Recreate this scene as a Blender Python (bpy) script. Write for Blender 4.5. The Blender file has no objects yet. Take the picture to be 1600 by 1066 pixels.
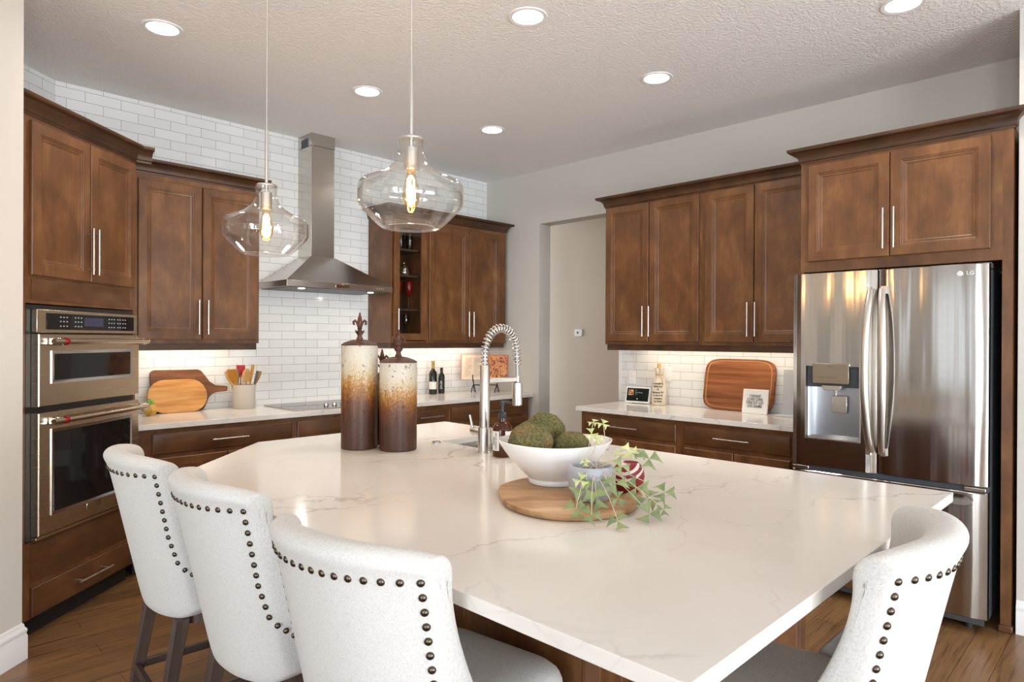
import bpy, bmesh, math, random
from mathutils import Vector, Matrix
from mathutils.geometry import tessellate_polygon
PI = math.pi
rnd = random.Random(7)
scn = bpy.context.scene
COL = scn.collection

# ------------------------------------------------------------------ camera
H = 1.437                      # eye height
YAW, PITCH, ROLL = math.radians(45.621), math.radians(-0.124), math.radians(0.259)
fw = Vector((math.sin(YAW)*math.cos(PITCH), math.cos(YAW)*math.cos(PITCH), math.sin(PITCH)))
rt = Vector((math.cos(YAW), -math.sin(YAW), 0)); up = rt.cross(fw)
r2 = rt*math.cos(ROLL)+up*math.sin(ROLL); u2 = -rt*math.sin(ROLL)+up*math.cos(ROLL)
cd = bpy.data.cameras.new('camera'); cam = bpy.data.objects.new('camera', cd); COL.objects.link(cam)
M = Matrix((r2, u2, -fw)).transposed().to_4x4(); M.translation = (0, 0, H); cam.matrix_world = M
cd.sensor_width = 36.0; cd.lens = 36.0*1032.18/1600.0; cd.clip_start = .02
scn.camera = cam

# ------------------------------------------------------------------ world, exposure, daylight
scn.view_settings.view_transform = 'Standard'
scn.view_settings.look = 'None'
scn.view_settings.gamma = 1.0
scn.view_settings.exposure = -0.24
w = bpy.data.worlds.new('world'); scn.world = w; w.use_nodes = True
bg = w.node_tree.nodes['Background']; bg.inputs[0].default_value = (.85, .92, 1, 1); bg.inputs[1].default_value = 2.6

def area(name, loc, direction, sx, sy, power, color=(1, 1, 1), shape='RECTANGLE', spread=PI, parent=None):
    l = bpy.data.lights.new(name, 'AREA'); l.shape = shape; l.size = sx
    if shape in ('RECTANGLE', 'ELLIPSE'): l.size_y = sy
    l.energy = power; l.color = color; l.spread = spread
    o = bpy.data.objects.new(name, l); COL.objects.link(o)
    o.location = loc; o.rotation_euler = Vector(direction).to_track_quat('-Z', 'Z').to_euler()
    if parent: o.parent = parent
    return o
DAY = (.92, .96, 1.0)
# daylight coming in through the openings of the living area behind the camera
area('daylight_rear', (.2, -5.5, .9), (0, 1, .78), 6.2, 2.4, 900, DAY)
area('daylight_side', (-5.5, -1.6, .9), (1, 0, .78), 5.0, 2.4, 800, DAY)
area('hall_fill', (5.3, 7.8, 1.4), (.12, -1, 0), .8, 2.2, 30, (1, .9, .78))  # added fill lamp before the closed hall end, brightens the hall wall

# ------------------------------------------------------------------ room dimensions
K = 1.013
def k(v): return v*K
def kz(z): return H+(z-H)*K
B, R, L, C = k(4.965), k(4.692), k(.957), kz(3.054)
CT = .914
ANG = math.radians(41.6)                       # the oven corner runs at this angle to the back wall
U = Vector((math.cos(ANG), math.sin(ANG), 0)); N = Vector((math.sin(ANG), -math.cos(ANG), 0))
P0 = Vector((1.241, 4.35, 0))                  # far front corner of the oven cabinet
def diag(u, n, z=0): return P0+U*u+N*n+Vector((0, 0, z))

# ------------------------------------------------------------------ mesh helpers
class MB:
    def __init__(s): s.v = []; s.f = []; s.m = []
    def add(s, vs, fs, mi=0):
        b = len(s.v); s.v += [tuple(p) for p in vs]
        for f in fs: s.f.append([b+i for i in f]); s.m.append(mi)
    def box(s, x0, x1, y0, y1, z0, z1, mi=0):
        v = [(x, y, z) for z in (z0, z1) for x, y in ((x0, y0), (x1, y0), (x1, y1), (x0, y1))]
        s.add(v, [(3, 2, 1, 0), (4, 5, 6, 7), (0, 1, 5, 4), (1, 2, 6, 5), (2, 3, 7, 6), (3, 0, 4, 7)], mi)
    def rings(s, rings, cap0=True, cap1=True, closed=True, mi=0):
        n = len(rings[0]); v = [p for r in rings for p in r]; f = []
        for i in range(len(rings)-1):
            for j in range(n if closed else n-1):
                j2 = (j+1) % n; f.append((i*n+j, i*n+j2, (i+1)*n+j2, (i+1)*n+j))
        if cap0: f.append(tuple(reversed(range(n))))
        if cap1: f.append(tuple(range((len(rings)-1)*n, len(rings)*n)))
        s.add(v, f, mi)
    def lathe(s, prof, c=(0, 0, 0), n=32, mi=0, cap0=True, cap1=True, sx=1, sy=1):
        s.rings([[(c[0]+r*sx*math.cos(2*PI*i/n), c[1]+r*sy*math.sin(2*PI*i/n), c[2]+z) for i in range(n)] for r, z in prof], cap0, cap1, mi=mi)
    def tube(s, pts, r, n=10, mi=0, cap=True):
        pts = [Vector(p) for p in pts]; rs = r if isinstance(r, (list, tuple)) else [r]*len(pts)
        rings = []; prev = None
        for i, p in enumerate(pts):
            t = (pts[min(i+1, len(pts)-1)]-pts[max(i-1, 0)]).normalized()
            if prev is None:
                a = Vector((0, 0, 1)) if abs(t.z) < .9 else Vector((1, 0, 0)); x = t.cross(a).normalized()
            else:
                x = (prev-t*prev.dot(t)).normalized()
            prev = x; y = t.cross(x)
            rings.append([p+(x*math.cos(2*PI*j/n)+y*math.sin(2*PI*j/n))*rs[i] for j in range(n)])
        s.rings(rings, cap, cap, mi=mi)
    def prism(s, poly, z0, z1, mi=0):
        s.rings([[(x, y, z0) for x, y in poly], [(x, y, z1) for x, y in poly]], mi=mi)
    def sweep(s, prof, path, mi=0):
        path = [Vector(p) for p in path]; rings = []
        for i, p in enumerate(path):
            ns = []
            if i > 0: d = (path[i]-path[i-1]).normalized(); ns.append(Vector((d.y, -d.x)))
            if i < len(path)-1: d = (path[i+1]-path[i]).normalized(); ns.append(Vector((d.y, -d.x)))
            m = ns[0] if len(ns) == 1 else (ns[0]+ns[1])/(1+ns[0].dot(ns[1]))
            rings.append([(p.x+m.x*o, p.y+m.y*o, z) for o, z in prof])
        s.rings(rings, mi=mi)
    def panel(s, x0, x1, z0, z1, y, steps, mi=0, sgn=-1):
        """nested rectangles: steps of (inset, height above y towards -y)"""
        rings = [[(x0+i, y+sgn*h, z0+i), (x1-i, y+sgn*h, z0+i), (x1-i, y+sgn*h, z1-i), (x0+i, y+sgn*h, z1-i)] for i, h in steps]
        s.rings(rings, mi=mi)
    def sphere(s, c, r, n=24, m=14, mi=0, sc=(1, 1, 1)):
        s.rings([[(c[0]+r*sc[0]*math.sin(PI*i/m)*math.cos(2*PI*j/n), c[1]+r*sc[1]*math.sin(PI*i/m)*math.sin(2*PI*j/n), c[2]-r*sc[2]*math.cos(PI*i/m)) for j in range(n)]
                 for i in [.04]+list(range(1, m))+[m-.04]], mi=mi)
    def build(s, name, mats, parent=None, smooth=35, bevel=0, loc=None, sub=0, norm=True):
        me = bpy.data.meshes.new(name); me.from_pydata(s.v, [], s.f)
        if not isinstance(mats, (list, tuple)): mats = [mats]
        for m in mats: me.materials.append(m)
        if len(mats) > 1: me.polygons.foreach_set('material_index', s.m)
        if norm:
            bm = bmesh.new(); bm.from_mesh(me); bmesh.ops.recalc_face_normals(bm, faces=bm.faces); bm.to_mesh(me); bm.free()
        if smooth:
            me.polygons.foreach_set('use_smooth', [True]*len(me.polygons))
            me.set_sharp_from_angle(angle=math.radians(smooth))
        me.update()
        o = bpy.data.objects.new(name, me); COL.objects.link(o)
        if parent: o.parent = parent
        if loc is not None: o.location = loc
        if bevel:
            b = o.modifiers.new('bevel', 'BEVEL'); b.width = bevel; b.segments = 2; b.limit_method = 'ANGLE'; b.angle_limit = math.radians(40)
        if sub:
            b = o.modifiers.new('subdivision', 'SUBSURF'); b.levels = sub; b.render_levels = sub
        return o

def tag(o, label, cat, group=None):
    o['label'] = label; o['category'] = cat
    if group: o['group'] = group
    return o
def thing(name, label, cat, loc=(0, 0, 0), rotz=0, group=None):
    o = bpy.data.objects.new(name, None); COL.objects.link(o); o.empty_display_size = .05
    o.location = loc; o.rotation_euler = (0, 0, rotz)
    return tag(o, label, cat, group)
def struct(mb, name, m, **kw):
    o = mb.build(name, m, **kw); o['kind'] = 'structure'; return o
def copy_tree(o, parent=None):
    c = o.copy(); COL.objects.link(c)
    if parent: c.parent = parent
    for ch in list(o.children): copy_tree(ch, c)
    return c
def text(body, size, m, parent, loc, rot, name='lettering', extrude=.0006, align='CENTER', spacing=1.0, bold=0):
    cu = bpy.data.curves.new('t', 'FONT'); cu.body = body; cu.size = size; cu.extrude = extrude
    cu.align_x = align; cu.align_y = 'CENTER'; cu.space_line = spacing; cu.offset = bold; cu.resolution_u = 3
    to = bpy.data.objects.new('t', cu); COL.objects.link(to)
    dg = bpy.context.evaluated_depsgraph_get(); dg.update()
    me = bpy.data.meshes.new_from_object(to.evaluated_get(dg)); me.name = name
    bpy.data.objects.remove(to); bpy.data.curves.remove(cu)
    me.materials.clear(); me.materials.append(m)
    o = bpy.data.objects.new(name, me); COL.objects.link(o)
    if parent: o.parent = parent
    o.location = loc; o.rotation_euler = rot
    return o
def rrect(cx, cy, hx, hy, r, n=5):
    r = max(min(r, hx, hy), 1e-4); pts = []
    for qx, qy, a0 in ((1, 1, 0), (-1, 1, PI/2), (-1, -1, PI), (1, -1, 1.5*PI)):
        for i in range(n+1):
            a = a0+PI/2*i/n; pts.append((cx+qx*(hx-r)+r*math.cos(a), cy+qy*(hy-r)+r*math.sin(a)))
    return pts

# ------------------------------------------------------------------ materials
def lin(r, g, b):
    f = lambda c: (c/255/12.92) if c/255 <= .04045 else ((c/255+.055)/1.055)**2.4
    return (f(r), f(g), f(b), 1)
class Mat:
    def __init__(s, name, color=(.5, .5, .5, 1), rough=.5, metal=0, **kw):
        s.m = bpy.data.materials.new(name); s.m.use_nodes = True
        s.n = s.m.node_tree.nodes; s.l = s.m.node_tree.links; s.b = s.n['Principled BSDF']
        s.b.inputs['Base Color'].default_value = color; s.b.inputs['Roughness'].default_value = rough; s.b.inputs['Metallic'].default_value = metal
        for a, v in kw.items(): s.b.inputs[a].default_value = v
    def node(s, t, **kw):
        n = s.n.new(t)
        for a, v in kw.items():
            if hasattr(n, a): setattr(n, a, v)
            else: n.inputs[a.replace('_', ' ')].default_value = v
        return n
    def coord(s, scale=(1, 1, 1), loc=(0, 0, 0), rot=(0, 0, 0), rand=False):
        t = s.node('ShaderNodeTexCoord'); mp = s.node('ShaderNodeMapping')
        mp.inputs['Scale'].default_value = scale; mp.inputs['Location'].default_value = loc; mp.inputs['Rotation'].default_value = rot
        src = t.outputs['Object']
        if rand:
            oi = s.node('ShaderNodeObjectInfo'); ml = s.node('ShaderNodeMath', operation='MULTIPLY'); ml.inputs[1].default_value = 37
            s.l.new(oi.outputs['Random'], ml.inputs[0])
            va = s.node('ShaderNodeVectorMath', operation='ADD'); s.l.new(src, va.inputs[0]); s.l.new(ml.outputs[0], va.inputs[1]); src = va.outputs[0]
        s.l.new(src, mp.inputs['Vector']); return mp.outputs['Vector']
    def noise(s, vec, scale, detail=4, rough=.55, dist=0):
        n = s.node('ShaderNodeTexNoise'); n.inputs['Scale'].default_value = scale; n.inputs['Detail'].default_value = detail
        n.inputs['Roughness'].default_value = rough; n.inputs['Distortion'].default_value = dist
        s.l.new(vec, n.inputs['Vector']); return n.outputs[0]
    def ramp(s, fac, stops):
        r = s.node('ShaderNodeValToRGB'); e = r.color_ramp.elements
        while len(e) > 1: e.remove(e[-1])
        e[0].position, e[0].color = stops[0]
        for p, c in stops[1:]:
            q = e.new(p); q.color = c
        s.l.new(fac, r.inputs[0]); return r.outputs[0]
    def mix(s, fac, a, b, mode='MIX'):
        m = s.node('ShaderNodeMix', data_type='RGBA', blend_type=mode)
        for i, v in ((0, fac), (6, a), (7, b)):
            if hasattr(v, 'links'): s.l.new(v, m.inputs[i])
            else: m.inputs[i].default_value = v
        return m.outputs[2]
    def math(s, op, a, b=0):
        m = s.node('ShaderNodeMath', operation=op)
        for i, v in ((0, a), (1, b)):
            if hasattr(v, 'links'): s.l.new(v, m.inputs[i])
            else: m.inputs[i].default_value = v
        return m.outputs[0]
    def color(s, c): s.l.new(c, s.b.inputs['Base Color'])
    def rough(s, c): s.l.new(c, s.b.inputs['Roughness'])
    def bump(s, h, strength=.2, dist=.01):
        b = s.node('ShaderNodeBump'); b.inputs['Strength'].default_value = strength; b.inputs['Distance'].default_value = dist
        s.l.new(h, b.inputs['Height']); s.l.new(b.outputs[0], s.b.inputs['Normal'])

def wood(name, dark, mid, light, rough=.38, scale=(7, 7, 1.3), grain=(90, 90, 4), rand=True):
    t = Mat(name, mid, rough); v = t.coord(scale, rand=rand); n = t.noise(v, 1.5, 5, .6, .3)
    c = t.ramp(n, [(.3, dark), (.52, mid), (.72, light)])
    g = t.noise(t.coord(grain, rand=rand), 1, 3, .5); g2 = t.ramp(g, [(.3, (.86, .86, .86, 1)), (.6, (1, 1, 1, 1))])
    t.color(t.mix(1.0, c, g2, 'MULTIPLY')); t.bump(g, .06, .002); return t.m
WOOD = wood('stained_maple', lin(84, 52, 28), lin(107, 69, 39), lin(129, 88, 52), .36, (5, 5, 2.6), (70, 70, 7))
WOODH = wood('stained_maple_flat_grain', lin(76, 48, 27), lin(95, 62, 36), lin(112, 76, 46), .36, (2.6, 5, 5), (7, 70, 70))
WOODC = wood('shaded_molding', lin(58, 37, 22), lin(76, 49, 29), lin(92, 62, 38), .36, (2.6, 5, 5), (7, 70, 70))  # same maple, with the shade on crowns and light rails put into its colour
WOODD = Mat('cabinet_inside', lin(58, 40, 28), .6).m
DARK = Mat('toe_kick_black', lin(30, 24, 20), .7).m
LEGW = wood('espresso_leg', lin(48, 34, 28), lin(66, 48, 40), lin(84, 64, 54), .4, (9, 9, 1.5), (80, 80, 5))

t = Mat('paint_grey_wall', lin(204, 201, 195), .85); t.bump(t.noise(t.coord(), 160, 2), .08, .002); PAINT = t.m
t = Mat('paint_warm_white', lin(214, 209, 202), .85); t.bump(t.noise(t.coord(), 160, 2), .08, .002); PAINTW = t.m
t = Mat('paint_hall', lin(206, 192, 176), .85); t.bump(t.noise(t.coord(), 160, 2), .08, .002); PAINTH = t.m
TRIM = Mat('trim_white', lin(236, 236, 236), .35).m
t = Mat('knockdown_ceiling', lin(240, 238, 237), .9); v = t.coord()
t.bump(t.ramp(t.noise(v, 55, 3, .5, .4), [(.42, (0, 0, 0, 1)), (.58, (1, 1, 1, 1))]), .42, .005); CEIL = t.m

def tile(name, rot, off=(0, 0, 0)):
    t = Mat(name, rough=.12); t.b.inputs['Specular IOR Level'].default_value = .5
    tc = t.node('ShaderNodeTexCoord'); sx = t.node('ShaderNodeSeparateXYZ'); t.l.new(tc.outputs['Object'], sx.inputs[0])
    cb = t.node('ShaderNodeCombineXYZ'); t.l.new(sx.outputs[rot], cb.inputs[0]); t.l.new(sx.outputs['Z'], cb.inputs[1])
    mp = t.node('ShaderNodeMapping'); mp.inputs['Location'].default_value = off; t.l.new(cb.outputs[0], mp.inputs[0])
    b = t.node('ShaderNodeTexBrick'); b.offset = .5; b.offset_frequency = 2
    for a, vv in (('Scale', 1), ('Mortar Size', .0016), ('Mortar Smooth', .3), ('Bias', 0), ('Brick Width', .207*K), ('Row Height', .0665*K)): b.inputs[a].default_value = vv
    b.inputs['Color1'].default_value = lin(232, 234, 234); b.inputs['Color2'].default_value = lin(224, 227, 228); b.inputs['Mortar'].default_value = lin(150, 146, 142)
    t.l.new(mp.outputs[0], b.inputs['Vector']); t.color(b.outputs['Color'])
    wv = t.noise(mp.outputs[0], 22, 2, .5)
    h = t.math('ADD', t.math('MULTIPLY', t.math('SUBTRACT', 1, b.outputs['Fac']), .6), t.math('MULTIPLY', wv, .55))
    t.bump(h, .22, .004); t.rough(t.math('ADD', .1, t.math('MULTIPLY', b.outputs['Fac'], .6))); return t.m
TILEB = tile('white_subway_tile', 'X', (-k(1.016), -kz(2.959), 0))
TILER = tile('white_subway_tile_side', 'Y', (-k(2.711), -CT, 0))
TILED = tile('white_subway_tile_corner', 'X', (0, -kz(2.959), 0))

t = Mat('plank_floor', lin(110, 74, 44), .32); v = t.coord(); b = t.node('ShaderNodeTexBrick'); b.offset = .37; b.offset_frequency = 3
for a, vv in (('Scale', 1), ('Mortar Size', .0012), ('Mortar Smooth', .1), ('Brick Width', 1.35), ('Row Height', .127)): b.inputs[a].default_value = vv
b.inputs['Color1'].default_value = lin(116, 86, 58); b.inputs['Color2'].default_value = lin(138, 103, 68); b.inputs['Mortar'].default_value = lin(60, 40, 26)
t.l.new(t.coord(loc=(0, -.0, 0)), b.inputs['Vector'])
g = t.ramp(t.noise(t.coord((1.5, 30, 1)), 2.0, 6, .65, .6), [(.36, (.5, .46, .42, 1)), (.46, (.9, .89, .88, 1)), (.66, (1.12, 1.1, 1.05, 1))])
t.color(t.mix(1, b.outputs['Color'], g, 'MULTIPLY')); t.bump(t.math('SUBTRACT', 1, b.outputs['Fac']), .3, .002); FLOOR = t.m

t = Mat('veined_quartz', lin(226, 220, 212), .13); v = t.coord()
wn = t.node('ShaderNodeTexNoise'); wn.inputs['Scale'].default_value = 2.3; wn.inputs['Detail'].default_value = 6; wn.inputs['Roughness'].default_value = .62
t.l.new(v, wn.inputs['Vector'])
def crack(scale, rotz, loc, warp, width):
    va = t.node('ShaderNodeVectorMath', operation='SUBTRACT'); t.l.new(wn.outputs['Color'], va.inputs[0]); va.inputs[1].default_value = (.5, .5, .5)
    vs_ = t.node('ShaderNodeVectorMath', operation='SCALE'); t.l.new(va.outputs[0], vs_.inputs[0]); vs_.inputs['Scale'].default_value = warp
    vb = t.node('ShaderNodeVectorMath', operation='ADD'); t.l.new(t.coord((1, 1, 1), loc, (0, 0, rotz)), vb.inputs[0]); t.l.new(vs_.outputs[0], vb.inputs[1])
    mp = t.node('ShaderNodeMapping'); mp.inputs['Scale'].default_value = (scale*.42, scale, scale); t.l.new(vb.outputs[0], mp.inputs['Vector'])
    vo = t.node('ShaderNodeTexVoronoi'); vo.feature = 'DISTANCE_TO_EDGE'; vo.inputs['Scale'].default_value = 1; t.l.new(mp.outputs[0], vo.inputs['Vector'])
    return t.ramp(vo.outputs['Distance'], [(0, (1, 1, 1, 1)), (width*.5, (.45, .45, .45, 1)), (width, (0, 0, 0, 1))])
mask = t.ramp(t.noise(v, 1.7, 3, .5), [(.44, (0, 0, 0, 1)), (.60, (1, 1, 1, 1))])
mask2 = t.ramp(t.noise(t.coord(loc=(4, 7, 2)), 2.4, 3, .5), [(.5, (0, 0, 0, 1)), (.64, (1, 1, 1, 1))])
vm = t.math('ADD', t.math('MULTIPLY', crack(1.9, .35, (0, 0, .3), .32, .012), mask), t.math('MULTIPLY', t.math('MULTIPLY', crack(3.4, -.5, (3, 1, .7), .22, .014), mask2), .5))
cloud = t.ramp(t.noise(v, 2.4, 4, .5), [(.35, lin(220, 216, 210)), (.7, lin(226, 222, 217))])
t.color(t.mix(t.math('MULTIPLY', vm, .6), cloud, lin(158, 152, 146))); QUARTZ = t.m

t = Mat('linen', lin(224, 221, 214), .9); v = t.coord()
w1 = t.noise(t.coord((260, 60, 60)), 3, 2, .6); w2 = t.noise(t.coord((60, 60, 260)), 3, 2, .6)
f = t.math('ADD', w1, w2); t.color(t.ramp(t.math('MULTIPLY', f, .5), [(.35, lin(182, 180, 176)), (.55, lin(203, 202, 199))]))
t.bump(f, .12, .0015); t.b.inputs['Sheen Weight'].default_value = .15; LINEN = t.m
NAIL = Mat('antique_nail', lin(92, 84, 74), .32, 1).m

def steel(name, col, rough, stretch=(1, 1, 1), wav=None, aniso=0):
    t = Mat(name, col, rough, 1); g = t.noise(t.coord(stretch), 1, 3, .6)
    t.rough(t.math('ADD', rough-.05, t.math('MULTIPLY', g, .1)))
    if wav:
        h = t.math('ADD', t.noise(t.coord(wav), 1, 1, .4), t.math('MULTIPLY', t.noise(t.coord((wav[0]*4, wav[1]*4, wav[2]*.8), (3, 1, 2)), 1, 1, .4), .10)); t.bump(h, .45, .03)
    if aniso: t.b.inputs['Anisotropic'].default_value = aniso
    return t.m
STEEL = steel('brushed_steel', lin(196, 190, 182), .24, (3, 3, 300))
STEELF = steel('fridge_steel', lin(186, 181, 176), .16, (3, 3, 260), (6.5, 6.5, .8))
STEELO = steel('oven_steel', lin(206, 190, 168), .26, (3, 3, 260))
NICKEL = Mat('brushed_nickel', lin(206, 202, 196), .3, 1).m
CHROME = Mat('bright_chrome', lin(220, 220, 220), .08, 1).m
GREYM = Mat('grey_metal_side', lin(92, 96, 100), .45, .6).m
BLACKG = Mat('black_glass', (.006, .006, .007, 1), .04).m
BLACKP = Mat('black_plastic', (.012, .012, .013, 1), .4).m
RUBBER = Mat('grey_gasket', lin(60, 66, 74), .6).m
WHITEC = Mat('white_ceramic', lin(238, 238, 238), .18).m
WHITEP = Mat('white_plastic', lin(236, 236, 234), .35).m
INK = Mat('black_ink', (.012, .012, .012, 1), .7).m
REDG = Mat('red_enamel', lin(140, 10, 18), .2).m

def thin_glass(name, tint=(1, 1, 1, 1), refl=1.0):
    t = Mat(name); t.n.remove(t.b); o = t.n['Material Output']
    tr = t.node('ShaderNodeBsdfTransparent'); tr.inputs[0].default_value = tint
    gl = t.node('ShaderNodeBsdfGlossy'); gl.inputs['Roughness'].default_value = .02; gl.inputs[0].default_value = (1, 1, 1, 1)
    lw = t.node('ShaderNodeLayerWeight'); lw.inputs[0].default_value = .5
    fr = t.math('ADD', .045, t.math('MULTIPLY', t.math('POWER', lw.outputs['Facing'], 3.6), .8))
    ms = t.node('ShaderNodeMixShader'); t.l.new(t.math('MULTIPLY', fr, refl), ms.inputs[0])
    t.l.new(tr.outputs[0], ms.inputs[1]); t.l.new(gl.outputs[0], ms.inputs[2]); t.l.new(ms.outputs[0], o.inputs[0]); return t.m
GLASS = thin_glass('clear_glass', (.97, .965, .955, 1))
PANE = thin_glass('window_pane', (.98, .99, .99, 1))
BULBG = thin_glass('amber_bulb_glass', (1, .82, .56, 1))
RGLASS = thin_glass('ruby_glass', (.5, .02, .03, 1))
SMOKE = thin_glass('amber_glass', (.55, .24, .07, 1))
def emit(name, col, s):
    t = Mat(name); t.n.remove(t.b); e = t.node('ShaderNodeEmission'); e.inputs[0].default_value = col; e.inputs[1].default_value = s
    t.l.new(e.outputs[0], t.n['Material Output'].inputs[0]); return t.m
LAMPW = emit('downlight_glow', (1, .95, .88, 1), 9)
FILA = emit('filament_glow', (1, .6, .24, 1), 90)
LEDW = emit('led_glow', (1, .9, .78, 1), 12)

exec_order = None
# ================================================================== STRUCTURE
m = MB(); m.box(-6, 8.2, -6, B+.3, -.05, 0); struct(m, 'floor', FLOOR)
m = MB(); m.box(-6, 8.2, -6, B+.3, C, C+.1); struct(m, 'ceiling', CEIL)
m = MB(); m.box(L-.1, R+.0, B, B+.15, 0, C); struct(m, 'wall_back', TILEB)
# wall behind the oven corner, tiled (own frame so that the tiles run along it)
m = MB(); m.box(-2.2, 0, 0, .12, 0, C)
dv = Vector((.76, .65, 0)).normalized()
o = struct(m, 'wall_corner', TILED); o.location = (L, B, 0); o.rotation_euler = (0, 0, math.atan2(dv.y, dv.x))
# left wall stub beside the oven cabinet
m = MB(); a = diag(-.985, .112); b_ = diag(-2.3, .112); c_ = diag(-2.3, -.62); d_ = diag(-.985, -.62)
m.prism([(p.x, p.y) for p in (b_, a, d_, c_)], 0, C); struct(m, 'wall_left', PAINTW)
prof = [(0, 0), (.015, 0), (.015, .105), (.012, .112), (.012, .118), (.014, .125), (.014, .134), (.009, .142), (.006, .148), (.006, .156), (0, .165)]
m = MB(); q = [diag(-2.3, .112), diag(-.985, .112), diag(-.985, .02)]
m.sweep(prof, [(p.x, p.y) for p in q]); struct(m, 'baseboard_left', TRIM)
# right wall with the hall opening
oy0, oy1, oz = k(3.301), k(4.231), kz(2.543)
m = MB(); m.box(R, R+.16, oy1, B+.15, 0, C); m.box(R, R+.16, .5, oy0, 0, C); m.box(R, R+.16, oy0, oy1, oz, C); struct(m, 'wall_right', PAINT)
# projecting wall beside the refrigerator
RX = 4.07
m = MB(); m.box(RX, R+.16, -6, .495, 0, C); struct(m, 'wall_fridge_side', PAINT)
m = MB(); m.sweep(prof, [(RX, .495), (RX, -6)]); struct(m, 'baseboard_right', TRIM)
m = MB(); m.sweep(prof, [(R, oy1+.02), (R, oy1), (R+.16, oy1)]); struct(m, 'baseboard_opening', TRIM)
# hall behind the opening
m = MB(); m.box(R+1.0*K, R+1.15, 1.5, B+3.0, 0, C); struct(m, 'wall_hall', PAINTH)
m = MB(); m.sweep(prof, [(R+1.0*K, B+3.0), (R+1.0*K, 1.5)]); struct(m, 'baseboard_hall', TRIM)
m = MB(); m.box(R+.16, R+1.2, B+3.0, B+3.1, 0, C); struct(m, 'wall_hall_end', PAINTH)
m = MB(); m.box(R+.16, R+1.0, 1.4, 1.5, 0, C); struct(m, 'wall_hall_near', PAINTH)
m = MB(); m.box(R-.1, 8.2, B+.3, B+3.2, -.05, 0); m.box(R-.1, 8.2, B+.3, B+3.2, C, C+.1, 0); struct(m, 'floor_hall', [FLOOR])
# living area behind the camera: two walls with tall window openings
def window_wall(name, x0, x1, spans, zb, zt, horizontal, pos, th, wn):
    m = MB()
    def bx(a, b, z0, z1):
        if horizontal: m.box(a, b, pos, pos+th, z0, z1)
        else: m.box(pos, pos+th, a, b, z0, z1)
    e = x0
    for a, b in spans:
        bx(e, a, 0, C); bx(a, b, 0, zb); bx(a, b, zt, C); e = b
    bx(e, x1, 0, C); struct(m, name, PAINTW)
    for i, (a, b) in enumerate(spans):
        fr = MB(); f = .06
        def fx(p, q, z0, z1, d0=.03, d1=.09):
            if horizontal: fr.box(p, q, pos+d0, pos+d1, z0, z1)
            else: fr.box(pos+d0, pos+d1, p, q, z0, z1)
        fx(a, b, zb, zb+f); fx(a, b, zt-f, zt); fx(a, a+f, zb, zt); fx(b-f, b, zb, zt); fx((a+b)/2-.03, (a+b)/2+.03, zb, zt)
        o = struct(fr, 'window_%d' % (wn+i), TRIM)
        pn = MB()
        if horizontal: pn.box(a+f, b-f, pos+.055, pos+.065, zb+f, zt-f)
        else: pn.box(pos+.055, pos+.065, a+f, b-f, zb+f, zt-f)
        pn.build('window_pane', PANE, o)
window_wall('wall_rear', -6, R, [(-2.7, -.2), (.6, 3.1)], .1, 2.5, True, -5.15, .15, 1)
window_wall('wall_side', -6, B, [(-3.9, -1.8), (-1.2, .7), (1.4, 2.4)], .1, 2.5, False, -5.15, .15, 3)
m = MB(); m.box(-6, -1.0, B+.15, B+.3, 0, C); struct(m, 'wall_far_left', PAINTW)
# right-hand backsplash and white edge trim
m = MB(); m.box(R-.009, R, 1.53, oy0-.03, CT, kz(1.40)); struct(m, 'backsplash_right', TILER)
m = MB(); m.box(R-.011, R, oy0-.03, oy0, CT, kz(1.40)); struct(m, 'trim_1', TRIM)

# ================================================================== KITCHEN CABINETS
DOOR = [(0, 0), (0, .0155), (.0035, .019), (.052, .019), (.0545, .0165), (.060, .0155), (.064, .0125), (.071, .011), (.077, .008), (.080, .0065)]
DRAW = [(0, 0), (0, .011), (.004, .0145), (.022, .019), (.026, .020)]
def handle(parent, p0, p1, out=.032, r=.0058, name='handle'):
    m = MB(); p0 = Vector(p0); p1 = Vector(p1); d = (p1-p0); o = Vector((0, -out, 0))
    m.tube([p0+o, p1+o], r, 12)
    for t_ in (.12, .88):
        q = p0+d*t_; m.tube([q+Vector((0, .001, 0)), q+o], r*.8, 8)
    return m.build(name, NICKEL, parent)
def door(parent, x0, x1, z0, z1, y, hx=None, hz=None, hl=.235):
    m = MB(); m.panel(x0, x1, z0, z1, y, DOOR); d = m.build('door', WOOD, parent, 20)
    if hx is not None: handle(d, (hx, y-.019, hz), (hx, y-.019, hz+hl))
    return d
def drawer(parent, x0, x1, z0, z1, y, hc=None, hl=.24, steps=DRAW):
    m = MB(); m.panel(x0, x1, z0, z1, y, steps); d = m.build('drawer', WOODH, parent, 20)
    if hc is not None:
        z = (z0+z1)/2; handle(d, (hc-hl/2, y-.02, z), (hc+hl/2, y-.02, z))
    return d
CROWN = [(0, 0), (.006, 0), (.008, .010), (.012, .014)]+[(.014+.046*(1-math.cos(a)), .016+.052*math.sin(a)) for a in [i*PI/2/7 for i in range(8)]]+[(.064, .072), (.066, .078), (.066, .088), (0, .088)]
def crown(path, z, name='crown_molding', parent=None):
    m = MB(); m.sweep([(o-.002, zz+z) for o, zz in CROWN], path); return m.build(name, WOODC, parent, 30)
RAIL = [(-.018, 0), (.0, 0), (.0, -.042), (-.003, -.046), (-.018, -.046)]
def rail(path, z, name='light_rail', parent=None):
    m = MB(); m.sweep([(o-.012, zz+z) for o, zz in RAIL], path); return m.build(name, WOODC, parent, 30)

zb_, zt_, zc_ = kz(1.402), kz(2.49), kz(2.487)       # body bottom, body top, crown foot
dz0, dz1 = kz(1.428), kz(2.452)
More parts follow.
